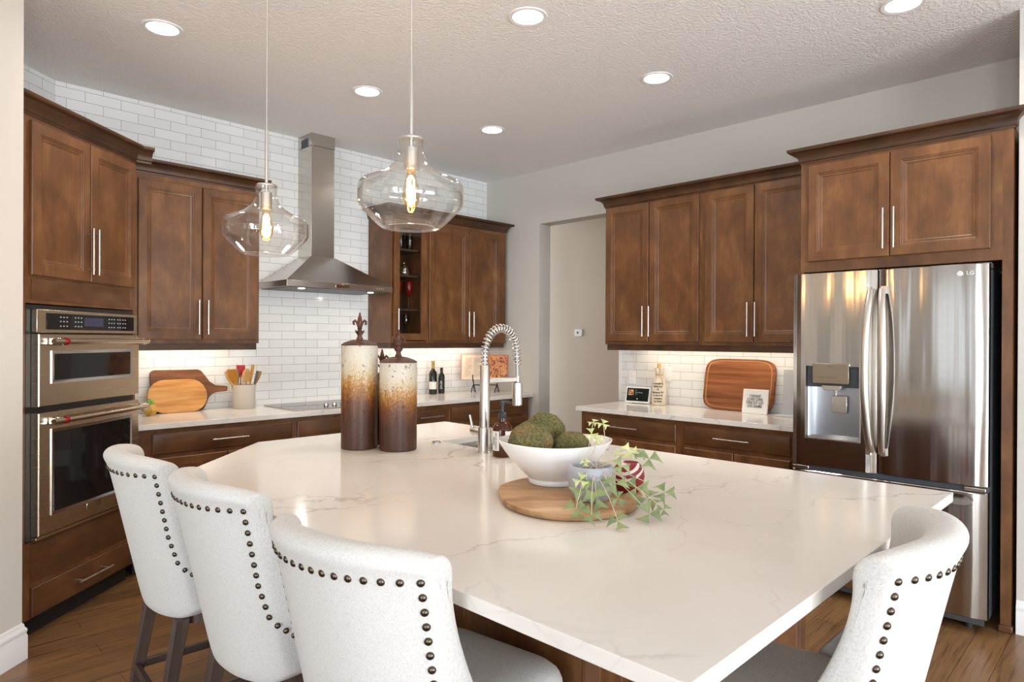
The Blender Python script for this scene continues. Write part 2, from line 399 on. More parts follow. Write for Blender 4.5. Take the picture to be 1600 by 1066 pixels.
# ---- oven cabinet on the diagonal
oc = thing('oven_cabinet', 'tall brown corner cabinet that holds the built-in wall ovens', 'cabinet', P0, ANG)
m = MB()
m.box(-.96, 0, 0, .60, .1, .465); m.box(-.96, 0, 0, .60, 1.60, zt_)
m.box(-.96, -.835, 0, .60, .465, 1.60); m.box(-.022, 0, 0, .60, .465, 1.60); m.box(-.835, -.022, .56, .60, .465, 1.60)
m.build('body', WOOD, oc)
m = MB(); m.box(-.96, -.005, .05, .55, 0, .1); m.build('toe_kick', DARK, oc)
door(oc, -.817, -.418, 1.733, 2.462, 0, -.436, 1.77, .245); door(oc, -.410, -.026, 1.733, 2.462, 0, -.392, 1.77, .245)
drawer(oc, -.804, -.03, .107, .248, 0, -.40, .26)
for q_ in ((-.80, -.06, 1.615, 1.715), (-.80, -.04, .27, .455)):
    m = MB(); m.panel(*q_, .0, [(0, 0), (0, .003), (.002, .004)]); m.build('filler_panel', WOODH, oc)
# crown runs along the front, then turns parallel to the back wall
loc_x = lambda p: ((Vector((p[0], p[1], 0))-P0).dot(U), (Vector((p[0], p[1], 0))-P0).dot(-N))
crown([(-.96, 0), (0, 0), loc_x((1.241+.085, 4.35))], 2.484, parent=oc)

# ---- left upper cabinet on the back wall
D = .34
yb = -D
lu = thing('upper_cabinet', 'brown two-door wall cabinet between the ovens and the range hood', 'cabinet', (k(1.27), B-.004, 0))
W_ = k(2.122)-k(1.27); X = lambda v: k(v)-k(1.27)
m = MB(); m.box(0, W_, yb, 0, zb_, zt_); m.build('body', WOOD, lu)
xm = X(1.722)
door(lu, X(1.33), xm-.004, dz0, dz1, yb, xm-.03, kz(1.462)); door(lu, xm+.004, X(2.108), dz0, dz1, yb, xm+.03, kz(1.462))
crown([(0, yb), (W_, yb), (W_, 0)], zc_, parent=lu)
rail([(0, yb), (W_, yb), (W_, 0)], zb_, parent=lu)
# ---- glass-door unit and double-door unit right of the hood
gu = thing('glass_door_cabinet', 'narrow brown wall cabinet with a clear glass door right of the hood', 'cabinet', (k(3.262), B-.004, 0))
X = lambda v: k(v)-k(3.262); W_ = X(3.645)
m = MB(); s_ = .018
m.box(0, s_, yb, 0, zb_, zt_); m.box(W_-s_, W_, yb, 0, zb_, zt_); m.box(s_, W_-s_, yb, 0, zb_, zb_+s_); m.box(s_, W_-s_, yb, 0, zt_-s_, zt_)
m.build('body', WOOD, gu)
m = MB(); m.box(s_, W_-s_, -.012, -.002, zb_+s_, zt_-s_); m.build('back_panel', WOODD, gu)
SH = [kz(v) for v in (1.700, 1.995, 2.220)]
for z in SH:
    m = MB(); m.box(s_, W_-s_, yb+.04, -.012, z-.018, z); m.build('shelf', WOODD, gu)
x0, x1 = X(3.285), X(3.632)
m = MB(); fwd = .058
for a in ([x0, x0+fwd, dz0, dz1], [x1-fwd, x1, dz0, dz1], [x0+fwd, x1-fwd, dz0, dz0+fwd], [x0+fwd, x1-fwd, dz1-fwd, dz1]): m.box(a[0], a[1], yb-.019, yb, a[2], a[3])
gd = m.build('door', WOOD, gu)
m = MB(); m.box(x0+fwd-.004, x1-fwd+.004, yb-.012, yb-.007, dz0+fwd-.004, dz1-fwd+.004); m.build('door_glass', GLASS, gd)
handle(gd, (x0+.028, yb-.019, kz(1.462)), (x0+.028, yb-.019, kz(1.462)+.235))
du = thing('upper_cabinet', 'brown two-door wall cabinet in the back right corner above the wine bottles', 'cabinet', (k(3.645), B-.004, 0))
X = lambda v: k(v)-k(3.645); W_ = X(4.632)
m = MB(); m.box(0.001, W_, yb, 0, zb_, zt_); m.build('body', WOOD, du)
xm = X(4.138); door(du, X(3.665), xm-.003, dz0, dz1, yb, xm-.03, kz(1.462)); door(du, xm+.003, X(4.540), dz0, dz1, yb, xm+.03, kz(1.462))
o = crown([(k(3.262), B-.004), (k(3.262), B-D-.004), (k(4.632), B-D-.004), (k(4.632), B-.004)], zc_)
tag(o, 'brown crown moulding over the glass-door and corner wall cabinets', 'moulding')
o = rail([(k(3.262), B-.004), (k(3.262), B-D-.004), (k(4.632), B-D-.004), (k(4.632), B-.004)], zb_)
tag(o, 'brown light rail under the glass-door and corner wall cabinets', 'moulding')

# ---- right wall uppers  (local x runs towards the refrigerator, front faces the room)
yR = k(3.205); rot = -PI/2
Y = lambda v: yR-k(v)
ru = thing('upper_cabinet', 'brown two-door wall cabinet beside the hall opening, above the smart display', 'cabinet', (R-.012, yR, 0), rot)
W_ = Y(2.347)
dzr1 = kz(2.496)
yb = -D+.012
m = MB(); m.box(0, W_, yb, 0, zb_, kz(2.51)); m.build('body', WOOD, ru)
door(ru, Y(3.19), Y(2.793), dz0, dzr1, yb, Y(2.825), kz(1.465)); door(ru, Y(2.785), Y(2.372), dz0, dzr1, yb, Y(2.768), kz(1.465))
rv = thing('upper_cabinet', 'brown two-door wall cabinet next to the refrigerator, above the big cutting board', 'cabinet', (R-.012, yR, 0), rot)
e = yR-1.541
m = MB(); m.box(W_+.001, e, yb, 0, zb_, kz(2.51)); m.build('body', WOOD, rv)
door(rv, Y(2.322), Y(1.962), dz0, dzr1, yb, Y(1.992), kz(1.465)); door(rv, Y(1.956), e-.02, dz0, dzr1, yb, Y(1.938), kz(1.465))
o = crown([(R-.012, yR), (R-D, yR), (R-D, 1.541)], kz(2.497)); tag(o, 'brown crown moulding along the two wall cabinets left of the refrigerator', 'moulding')
o = rail([(R-.012, yR), (R-D, yR), (R-D, 1.541)], zb_); tag(o, 'brown light rail under the two wall cabinets left of the refrigerator', 'moulding')

# ---- refrigerator surround: deep cabinet and tall side panel
FX = 4.045
fc = thing('refrigerator_cabinet', 'deep brown two-door cabinet with tall side panel built over the refrigerator', 'cabinet', (FX, 1.536, 0), rot)
W_ = 1.536-.556; dp = R-FX-.012
m = MB(); m.box(0, W_, 0, dp, 1.845, 2.50); m.build('body', WOOD, fc)
m = MB(); m.box(W_, W_+.043, 0, dp, 0, 2.50); m.build('side_panel', WOOD, fc)
m = MB(); m.box(0, .018, 0, dp, CT+.01, 1.845); m.build('side_panel', WOOD, fc)
m = MB(); m.box(W_-.008, W_+.050, -.012, .03, 0, .035); m.build('shoe_molding', WOODH, fc, bevel=.006)
door(fc, .046, .478, 1.905, 2.474, 0, .455, 1.945, .222); door(fc, .483, .933, 1.905, 2.474, 0, .508, 1.945, .222)
crown([(0, dp), (0, 0), (W_+.045, 0), (W_+.045, dp*.05)], 2.490, parent=fc)

# ---- base cabinets
FY = 4.375
def base_unit(label, x0, x1, fronts, loc, rz, depth, sub=None):
    b = thing('base_cabinet', label, 'cabinet', loc, rz)
    m = MB(); m.box(x0, x1, 0, depth, .1, .879); m.build('body', WOOD, b)
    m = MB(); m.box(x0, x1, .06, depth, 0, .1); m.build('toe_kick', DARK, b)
    for (a, c, hc, hl) in fronts['dr']: drawer(b, a, c, .725, .848, 0, hc, hl)
    for (a, c, hx) in fronts['do']: door(b, a, c, .115, .698, 0, hx, .36, .19)
    return b
dB = B-FY-.004
base_unit('brown base cabinet left of the cooktop, under the wooden cutting boards', 1.252, 2.266, dict(dr=[(1.341, 2.245, 1.803, .235)], do=[(1.341, 1.79, 1.76), (1.797, 2.245, 1.827)]), (0, FY, 0), 0, dB)
base_unit('brown base cabinet directly under the cooktop', 2.267, 3.19, dict(dr=[(2.289, 2.72, None, 0), (2.735, 3.165, None, 0)], do=[(2.289, 2.72, 2.69), (2.735, 3.165, 2.765)]), (0, FY, 0), 0, dB)
base_unit('narrow brown base cabinet under the dark bottles, right of the canisters', 3.191, 3.69, dict(dr=[(3.225, 3.664, 3.472, .25)], do=[(3.225, 3.664, 3.26)]), (0, FY, 0), 0, dB)
base_unit('brown base cabinet in the back right corner under the open cookbook', 3.691, 4.70, dict(dr=[(3.715, 4.652, 4.18, .25)], do=[(3.715, 4.18, 4.15), (4.187, 4.652, 4.217)]), (0, FY, 0), 0, dB)
RFX = R-.59*K
RFX = 4.102
dR_ = R-RFX-.013
base_unit('brown base cabinet at the hall end, under the smart display', 0, .872, dict(dr=[(.038, .84, .42, .245)], do=[(.038, .436, .41), (.443, .84, .47)]), (RFX, 3.242, 0), rot, dR_)
base_unit('brown base cabinet next to the refrigerator, under the big cutting board', .873, 3.242-1.536, dict(dr=[(.904, 3.242-1.61, 1.262, .245)], do=[(.904, 1.262, 1.235), (1.269, 3.242-1.61, 1.295)]), (RFX, 3.242, 0), rot, dR_)

# ---- worktops
m = MB(); m.prism([(1.249, 4.352), (R-.004, 4.35), (R-.004, B-.004), (1.03, B-.004), (.992, 4.652)], .880, CT)
o = m.build('countertop', QUARTZ, bevel=.002); tag(o, 'white quartz worktop along the tiled back wall, holding the cooktop', 'countertop')
m = MB(); m.prism([(4.077, 1.537), (R-.01, 1.537), (R-.01, 3.286), (4.077, 3.286)], .880, CT)
o = m.build('countertop', QUARTZ, bevel=.002); tag(o, 'white quartz worktop between the hall opening and the refrigerator', 'countertop')

# ---- island
ib = thing('kitchen_island', 'dark brown panelled island base under the large white worktop', 'island', (1.95, 1.9, 0))
ox, oy = 1.95, 1.9
poly = [(1.37, .99), (2.66, .99), (2.66, 3.19), (1.62, 3.19), (1.37, 2.94)]
# hollow around the sink: four blocks
m = MB(); P = lambda pts: [(x-ox, y-oy) for x, y in pts]
m.prism(P([(1.37, .99), (2.66, .99), (2.66, 1.80), (1.37, 1.80)]), .1, .88)
m.prism(P([(1.37, 1.80), (2.10, 1.80), (2.10, 2.70), (1.37, 2.70)]), .1, .88)
m.prism(P([(2.64, 1.80), (2.66, 1.80), (2.66, 2.70), (2.64, 2.70)]), .1, .88)
m.prism(P([(1.37, 2.70), (2.66, 2.70), (2.66, 3.19), (1.62, 3.19), (1.37, 2.94)]), .1, .88)
m.build('body', WOOD, ib)
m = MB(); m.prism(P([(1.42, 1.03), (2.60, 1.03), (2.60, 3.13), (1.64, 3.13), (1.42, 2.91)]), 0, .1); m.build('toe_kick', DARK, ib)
STEP = [(0, 0), (0, .016), (.003, .018), (.05, .018), (.056, .012), (.064, .010), (.07, .005)]
for a, c in ((1.005, 1.58), (1.60, 2.24), (2.26, 2.92)):      # seating side, facing -x
    m = MB(); rings = [[(1.37-ox-h, a-oy+i, .13+i), (1.37-ox-h, c-oy-i, .13+i), (1.37-ox-h, c-oy-i, .86-i), (1.37-ox-h, a-oy+i, .86-i)] for i, h in STEP]
    m.rings(rings); m.build('panel', WOOD, ib, 20)
for a, c in ((1.40, 2.00), (2.03, 2.63)):
    m = MB(); m.panel(a-ox, c-ox, .13, .86, .99-oy, STEP); m.build('panel', WOOD, ib, 20)
for a, c in ((1.0, 1.76), (2.74, 3.17)):
    m = MB(); rings = [[(2.66-ox+h, a-oy+i, .13+i), (2.66-ox+h, c-oy-i, .13+i), (2.66-ox+h, c-oy-i, .86-i), (2.66-ox+h, a-oy+i, .86-i)] for i, h in STEP]
    m.rings(rings); m.build('door', WOOD, ib, 20)
IX0, IX1, IY0, IY1 = .905, 2.708, .506, 3.244
outer = [(IX0, IY0), (IX1, IY0), (IX1, IY1), (1.484, IY1), (IX0, 2.672)]
SX0, SX1, SY0, SY1 = 2.165, 2.60, 1.87, 2.64
hole = [(x, y) for x, y in rrect((SX0+SX1)/2, (SY0+SY1)/2, (SX1-SX0)/2, (SY1-SY0)/2, .03, 3)]
tr = tessellate_polygon([[Vector((x, y, 0)) for x, y in outer], [Vector((x, y, 0)) for x, y in hole]])
allp = outer+hole; n_ = len(allp); no = len(outer)
m = MB(); vs = [(x, y, .882) for x, y in allp]+[(x, y, CT) for x, y in allp]
fs = [tuple(i for i in f) for f in tr]+[tuple(i+n_ for i in f) for f in tr]
for i in range(no): j = (i+1) % no; fs.append((i, j, j+n_, i+n_))
for i in range(no, n_): j = no+(i+1-no) % (n_-no); fs.append((j, i, i+n_, j+n_))
m.add(vs, fs); o = m.build('countertop', QUARTZ, bevel=.002, smooth=0)
tag(o, 'very large white veined quartz island worktop with a clipped left corner', 'countertop')
# sink
sk = thing('kitchen_sink', 'undermount stainless sink set into the island worktop behind the canisters', 'sink', ((SX0+SX1)/2, (SY0+SY1)/2, .66))
m = MB(); hx, hy = (SX1-SX0)/2, (SY1-SY0)/2
m.rings([[(x, y, z) for x, y in rrect(0, 0, hx+i, hy+i, .035, 4)] for i, z in ((.018, .2205), (.004, .2205), (.002, .20), (-.006, .02), (-.03, .002))]+[[(x, y, 0) for x, y in rrect(0, 0, .05, .05, .05, 4)]], cap0=False)
m.build('basin', STEEL, sk, norm=False)
m = MB(); m.lathe([(.048, .001), (.048, .006), (.03, .004), (.0, .004)][:3], n=20); m.build('drain', CHROME, sk)

# ================================================================== APPLIANCES
# ---- double wall oven (local frame of the oven cabinet)
ov = thing('wall_oven', 'built-in stainless microwave and oven combination in the corner cabinet', 'oven', diag(-.41, 0, .468), ANG)
xo = .41
def OX(v): return v+xo
zO = .468
m = MB(); m.box(OX(-.832), OX(-.026), .0, .55, .0, 1.125)
m.build('oven_body', BLACKP, ov)
m = MB(); m.box(OX(-.80), OX(-.028), -.03, -.001, .992, 1.104); cp = m.build('control_panel', STEELO, ov, bevel=.003)
m = MB(); m.box(OX(-.742), OX(-.065), -.033, -.0305, 1.008, 1.088); gp = m.build('glass_panel', BLACKG, cp, bevel=.001)
DISP = emit('oven_display', (.32, .28, .42, 1), .28); DOTS = emit('key_legend', (.9, .9, .9, 1), .55)
m = MB(); m.box(OX(-.48), OX(-.335), -.0345, -.033, 1.028, 1.072); m.build('display', DISP, cp)
for grp in ((-.655, -.633, -.611), (-.552, -.530, -.508), (-.29, -.268, -.246), (-.215, -.195, -.17, -.15)):
    m = MB()
    for xx in grp:
        for zz in (1.023, 1.046, 1.067): m.box(OX(xx), OX(xx)+.009, -.0341, -.0331, zz, zz+.0055)
    o = m.build('key_legend', DOTS, cp)
def oven_door(z0, z1, wz0, wz1, hz, badge=False):
    m = MB(); x0, x1 = OX(-.80), OX(-.026); a, c = OX(-.722), OX(-.098)
    m.panel(x0, x1, z0, z1, -.002, [(0, 0), (0, .034), (.004, .038)])
    d = m.build('oven_door', STEELO, ov, 20)
    m = MB(); m.panel(a, c, wz0, wz1, -.0405, [(0, 0), (0, .004), (.016, .0015), (.018, .001)]); m.build('window_frame', CHROME, d, 20)
    m = MB(); m.box(a+.016, c-.016, -.0445, -.041, wz0+.016, wz1-.016); m.build('oven_window', BLACKG, d)
    hb = MB(); hb.tube([(OX(-.765), -.086, hz), (OX(-.01), -.086, hz)], .0135, 16); hh = hb.build('handle', STEELO, d)
    for xx in (OX(-.72), OX(-.045)):
        b_ = MB(); b_.box(xx-.022, xx+.022, -.09, -.04, hz-.019, hz+.019); b_.build('bracket', CHROME, hh, bevel=.006)
    b_ = MB(); b_.tube([(OX(-.693), -.086, hz), (OX(-.676), -.086, hz)], .0185, 16); b_.build('medallion', REDG, hh)
    if badge:
        b_ = MB(); b_.box(OX(-.47), OX(-.36), -.0425, -.04, z0+.045, z0+.078); b_.build('badge', CHROME, d, bevel=.002)
    return d
oven_door(.638, .985, .745, .905, .950)
oven_door(.022, .607, .105, .525, .565, True)
m = MB(); m.box(OX(-.80), OX(-.026), -.028, .0, .0, .016); m.build('vent_trim', STEELO, ov, bevel=.002)

# ---- range hood
hx0, hx1 = 2.285, 3.215; hyF = 4.53; hz0, hz1 = 1.822, 1.868
hd = thing('range_hood', 'stainless chimney range hood on the white tiled wall above the cooktop', 'range hood', (2.75, B, 1.82))
X = lambda v: v-2.75
cx0, cx1, cy = k(2.60)+.0, k(2.80), k(4.75)-B; zt0 = kz(2.085)-1.82
m = MB(); f = hyF-B
m.rings([[(X(hx0), f, .048), (X(hx1), f, .048), (X(hx1), -.003, .048), (X(hx0), -.003, .048)], [(X(cx0)-.006, cy-.006, zt0), (X(cx1)+.006, cy-.006, zt0), (X(cx1)+.006, -.003, zt0), (X(cx0)-.006, -.003, zt0)]])
m.build('canopy', STEEL, hd, 10)
m = MB(); m.box(X(hx0), X(hx1), f, -.003, .002, .0475); fb = m.build('front_band', STEEL, hd, bevel=.0015)
m = MB(); m.box(X(cx0), X(cx1), cy, -.003, zt0-.004, kz(2.955)-1.82); m.build('chimney', STEEL, hd, bevel=.001)
m = MB(); m.box(X(cx0)-.003, X(cx1)+.003, cy-.003, -.003, kz(2.957)-1.82, C-1.82); ch = m.build('chimney_extension', STEEL, hd, bevel=.001)
m = MB(); m.box(X(cx0)-.0045, X(cx0)-.0028, cy+.05, cy+.16, C-1.82-.10, C-1.82-.035)
for i in range(5): m.box(X(cx0)-.007, X(cx0)-.004, cy+.055, cy+.155, C-1.82-.092+i*.012, C-1.82-.086+i*.012)
m.build('vent_grille', GREYM, ch)
m = MB(); m.box(X(hx0)+.03, X(hx1)-.03, f+.03, -.03, -.002, .0025); m.build('filter', GREYM, hd)
m = MB(); m.box(X(2.655)+.03, X(2.775)+.03, f-.004, f+.0005, .010, .036); m.build('nameplate', CHROME, fb, bevel=.001)
for i in range(5):
    m = MB(); m.tube([(X(3.045)+i*.021, f-.004, .024), (X(3.045)+i*.021, f+.001, .024)], .0055, 10); m.build('button', CHROME, fb)
for xx in (2.45, 3.06):
    m = MB(); m.lathe([(.024, -.005), (.024, .0), (.018, .0)], (X(xx), f+.09, -.002), 16); l_ = m.build('hood_light', LEDW, hd)
    area('hood_lamp', (xx, hyF+.09, 1.80), (0, 0, -1), .05, .05, 1.6, (1, .93, .82), 'DISK')

# ---- cooktop
ck = thing('cooktop', 'black glass cooktop with four knobs set in the back worktop under the hood', 'cooktop', (2.70, 4.68, CT))
m = MB(); m.box(-.385, .385, -.255, .255, .001, .008); m.build('glass_surface', BLACKG, ck, bevel=.002)
m = MB()
for a in ((-.39, .39, -.26, -.2555), (-.39, .39, .2555, .26), (-.39, -.3855, -.2555, .2555), (.3855, .39, -.2555, .2555)): m.box(a[0], a[1], a[2], a[3], .0, .0085)
m.build('trim', STEEL, ck)
RINGM = Mat('burner_ring_grey', lin(70, 70, 72), .3).m
for (bx_, by_, br) in ((-.22, .11, .085), (-.22, -.13, .105), (.2, .12, .1), (.23, -.12, .075)):
    m = MB(); m.rings([[(bx_+r*math.cos(2*PI*i/32), by_+r*math.sin(2*PI*i/32), z) for i in range(32)] for r, z in ((br-.003, .0079), (br-.003, .0084), (br, .0084), (br, .0079))], False, False); m.build('burner_ring', RINGM, ck)
for i in range(4):
    m = MB(); m.lathe([(.019, .008), (.019, .013), (.0165, .028), (.0145, .030)], (-.055+i*.072, -.085, 0), 18); m.build('knob', STEEL, ck)

# ---- refrigerator
RF0, RF1 = .590, 1.527; FF = 3.90
fr = thing('refrigerator', 'large stainless french-door refrigerator with a water dispenser in the left door', 'refrigerator', (FF, RF1, 0), rot)
Wf = RF1-RF0; xm = 1.527-1.079     # local x of the door split
m = MB(); m.box(.004, Wf-.004, .085, .72, .055, 1.80); m.build('body', GREYM, fr, bevel=.006)
m = MB(); m.box(.01, Wf-.01, .0715, .0845, .06, 1.795); m.build('gasket', RUBBER, fr)
def curved_front(x0, x1, z0, z1, name, bulge=.022, cut=None):
    """door skin that bows out; plan profile swept up"""
    m = MB(); nn = 18; pts = []
    for i in range(nn+1):
        t_ = i/nn; x = x0+(x1-x0)*t_; e = min(t_, 1-t_)*(x1-x0)
        y = .018*max(0, 1-e/.05)**2 - 0
        pts.append((x, y))
    full = pts+[(x1, .07), (x0, .07)]
    if cut is None:
        m.rings([[(x, y+o, z) for x, y in full] for o, z in ((.004, z0), (0, z0+.004), (0, z1-.004), (.004, z1))])
    else:
        cx0_, cx1_, cz0, cz1, dep = cut
        xs = sorted(set([p[0] for p in pts]+[cx0_, cx1_])); fy = lambda x: .018*max(0, 1-min(x-x0, x1-x)/.05)**2
        zs = [z0, cz0, cz1, z1]
        for i in range(len(xs)-1):
            for j in range(3):
                if j == 1 and xs[i] >= cx0_-1e-6 and xs[i+1] <= cx1_+1e-6: continue
                a, b = xs[i], xs[i+1]
                m.add([(a, fy(a), zs[j]), (b, fy(b), zs[j]), (b, fy(b), zs[j+1]), (a, fy(a), zs[j+1])], [(0, 1, 2, 3)])
        f0 = 0
        m.add([(cx0_, 0, cz0), (cx1_, 0, cz0), (cx1_, 0, cz1), (cx0_, 0, cz1), (cx0_+.012, dep*.75, cz0+.02), (cx1_-.012, dep, cz0+.02), (cx1_-.012, dep, cz1), (cx0_+.012, dep, cz1)],
              [(0, 1, 5, 4), (1, 2, 6, 5), (2, 3, 7, 6), (3, 0, 4, 7)])
        for za in (z0, z1):
            m.add([(x, fy(x), za) for x in xs]+[(x1, .07, za), (x0, .07, za)], [tuple(range(len(xs)+2))])
        m.add([(x0, fy(x0), z0), (x0, fy(x0), z1), (x0, .07, z1), (x0, .07, z0), (x1, fy(x1), z0), (x1, fy(x1), z1), (x1, .07, z1), (x1, .07, z0)], [(0, 1, 2, 3), (4, 7, 6, 5)])
    return m.build(name, STEELF, fr, 40)
zs0, zs1 = .725, 1.822
dcut = (.078, .362, .885, 1.295, .055)
dl = curved_front(0, xm-.003, zs0, zs1, 'door', cut=dcut)
dr = curved_front(xm+.003, Wf, zs0, zs1, 'door')
fz = curved_front(0, Wf, .075, .695, 'freezer_drawer')
m = MB(); m.box(.002, Wf-.002, .02, .07, .696, .7245); m.build('drawer_gap', RUBBER, fr)
for xx in (.05, Wf-.05):
    m = MB(); m.box(xx-.045, xx+.045, .0, .05, .702, .720); m.build('hinge', STEEL, fr, bevel=.003)
m = MB(); m.box(.0, .06, .02, .12, 1.8005, 1.822); m.box(Wf-.06, Wf, .075, .14, 1.8005, 1.83); m.build('hinge_cover', GREYM, fr, bevel=.004)
# handles bow outward
def fridge_handle(x, lean, parent):
    m = MB(); pts = []; n = 20
    rings = []
    for i in range(n+1):
        t_ = i/n; z = .838+(1.718-.838)*t_; b = math.sin(PI*t_)
        y = -.012-.060*(b**.6); ww = .0150+.003*b; th = .009
        cx = x+lean*(b-.5)*.016
        rings.append([(cx-ww, y+th, z), (cx-ww, y-th*.4, z), (cx-ww*.6, y-th, z), (cx+ww*.6, y-th, z), (cx+ww, y-th*.4, z), (cx+ww, y+th, z)])
    m.rings(rings)
    for z in (.846, 1.71): m.box(x-.012, x+.012, -.02, .002, z-.02, z+.02)
    return m.build('handle', NICKEL, parent, 50)
fridge_handle(xm-.036, -1, dl); fridge_handle(xm+.036, 1, dr)
m = MB(); m.rings([[(x, y, z) for y, z in ((-.062, .640+q), (-.040, .634+q), (-.040, .672-q), (-.062, .668-q))] for x, q in ((.045, .012), (.075, 0), (Wf-.08, 0), (Wf-.05, .012))])
for xx in (.08, Wf-.085): m.box(xx-.012, xx+.012, -.045, .001, .645, .665)
m.build('handle', NICKEL, fz)
# dispenser
a, b_, z0, z1, dep = dcut
DISPG = Mat('dispenser_grey', lin(176, 182, 190), .3, .9).m
ds = MB(); ds.panel(a-.004, b_+.004, z0-.006, z1+.004, -.001, [(0, 0), (0, .003), (.006, .003), (.008, 0)]); 
ds = MB()
for q in ((a-.006, a, z0-.006, z1), (b_, b_+.006, z0-.006, z1), (a, b_, z0-.006, z0)): ds.box(q[0], q[1], -.003, .004, q[2], q[3])
dsp = ds.build('dispenser_frame', NICKEL, dl)
m = MB(); n = 12; pr = []
for i in range(n+1):
    t_ = i/n; xx = a+.006+(b_-a-.012)*t_; pr.append((xx, dep*(.35+.62*math.sin(PI*min(1, t_*1.35)/2)**.5)-.004*0))
m.rings([[(x, y-.004, z) for x, y in pr]+[(b_-.008, dep+.004, z), (a+.008, dep+.004, z)] for z in (z0+.004, z1-.12)]); m.build('dispenser_recess', DISPG, dsp, 60)
m = MB(); m.box(a+.005, b_-.005, .012, dep-.002, z1-.118, z1-.002); m.build('dispenser_housing', RUBBER, dsp)
m = MB(); m.box(a+.040, b_-.050, -.012, .011, z1-.098, z1+.016); cpn = m.build('dispenser_panel', steel('panel_bronze', lin(160, 150, 132), .3, (20, 20, 200)), dsp, bevel=.003)
LEG2 = Mat('panel_legend', lin(70, 66, 60), .5).m
text('Water', .011, LEG2, cpn, (a+.135, -.0124, z1-.002), (PI/2, 0, 0), extrude=.0002)
text('Cubed Ice   Crushed   Water', .0085, LEG2, cpn, (a+.125, -.0124, z1-.062), (PI/2, 0, 0), extrude=.0002)
m = MB(); m.rings([[(x, -.004, z) for x, z in ((a+.098, z1-.135), (a+.185, z1-.135), (a+.195, z1-.108), (a+.088, z1-.108))], [(x, .012, z) for x, z in ((a+.098, z1-.135), (a+.185, z1-.135), (a+.195, z1-.108), (a+.088, z1-.108))]]); m.build('dispenser_lever', NICKEL, dsp, bevel=.002)
m = MB(); m.tube([(a+.155, .03, z1-.12), (a+.155, .03, z1-.165)], .007, 10); m.build('spout', CHROME, dsp)
m = MB(); m.box(a+.133, a+.215, .026, .036, z1-.262, z1-.165); m.build('paddle', NICKEL, dsp, bevel=.008)
# emblem
EMB = Mat('emblem_silver', lin(232, 232, 232), .25, .6).m
lx = Wf-.115
m = MB(); m.rings([[(lx+.013*math.cos(2*PI*i/24), y, 1.775+.013*math.sin(2*PI*i/24)) for i in range(24)] for y in (-.003, 0)]); em = m.build('emblem', EMB, dr)
text('LG', .026, EMB, dr, (lx+.042, -.002, 1.775), (PI/2, 0, 0), name='emblem_letters', extrude=.001, bold=.0006)
for xx in (.09, Wf-.09):
    m = MB(); m.lathe([(.022, .0), (.022, .018), (.012, .02), (.012, .06)], (xx, .11, 0), 14); m.build('foot', BLACKP, fr)
m = MB(); m.box(.02, Wf-.02, .06, .08, .03, .072); m.build('kick_plate', GREYM, fr)

# ================================================================== LIGHT FIXTURES
cans = [((1.201, 3.769), 'recessed ceiling light nearest the oven corner'), ((2.447, 2.292), 'recessed ceiling light above the island, top centre of the view'),
        ((3.578, 2.248), 'recessed ceiling light right of the island, before the wall cabinets'), ((2.452, 3.749), 'recessed ceiling light between the two pendants, near the hood'),
        ((3.577, 3.728), 'recessed ceiling light farthest away, by the back right corner'), ((3.615, .893), 'recessed ceiling light in front of the refrigerator, at the top edge of the view')]
proto = None
for i, ((x, y), lab) in enumerate(cans):
    if proto is None:
        proto = thing('ceiling_light', lab, 'ceiling light', (x, y, C), 0, 'recessed ceiling lights')
        m = MB(); m.rings([[(r*math.cos(2*PI*j/36), r*math.sin(2*PI*j/36), z) for j in range(36)] for r, z in ((.078, .0), (.078, -.004), (.096, -.006), (.1, -.003), (.1, 0))], False, False); m.build('trim_ring', TRIM, proto)
        m = MB(); m.lathe([(.077, -.001), (.077, -.003), (.07, -.0045)], n=32); m.build('lens', LAMPW, proto)
        o = proto
    else:
        o = copy_tree(proto); o.location = (x, y, C); o['label'] = lab
    area('downlight', (x, y, C-.012), (0, 0, -1),   .15, .15, 8, (1, .93, .84), 'DISK', 2.6)

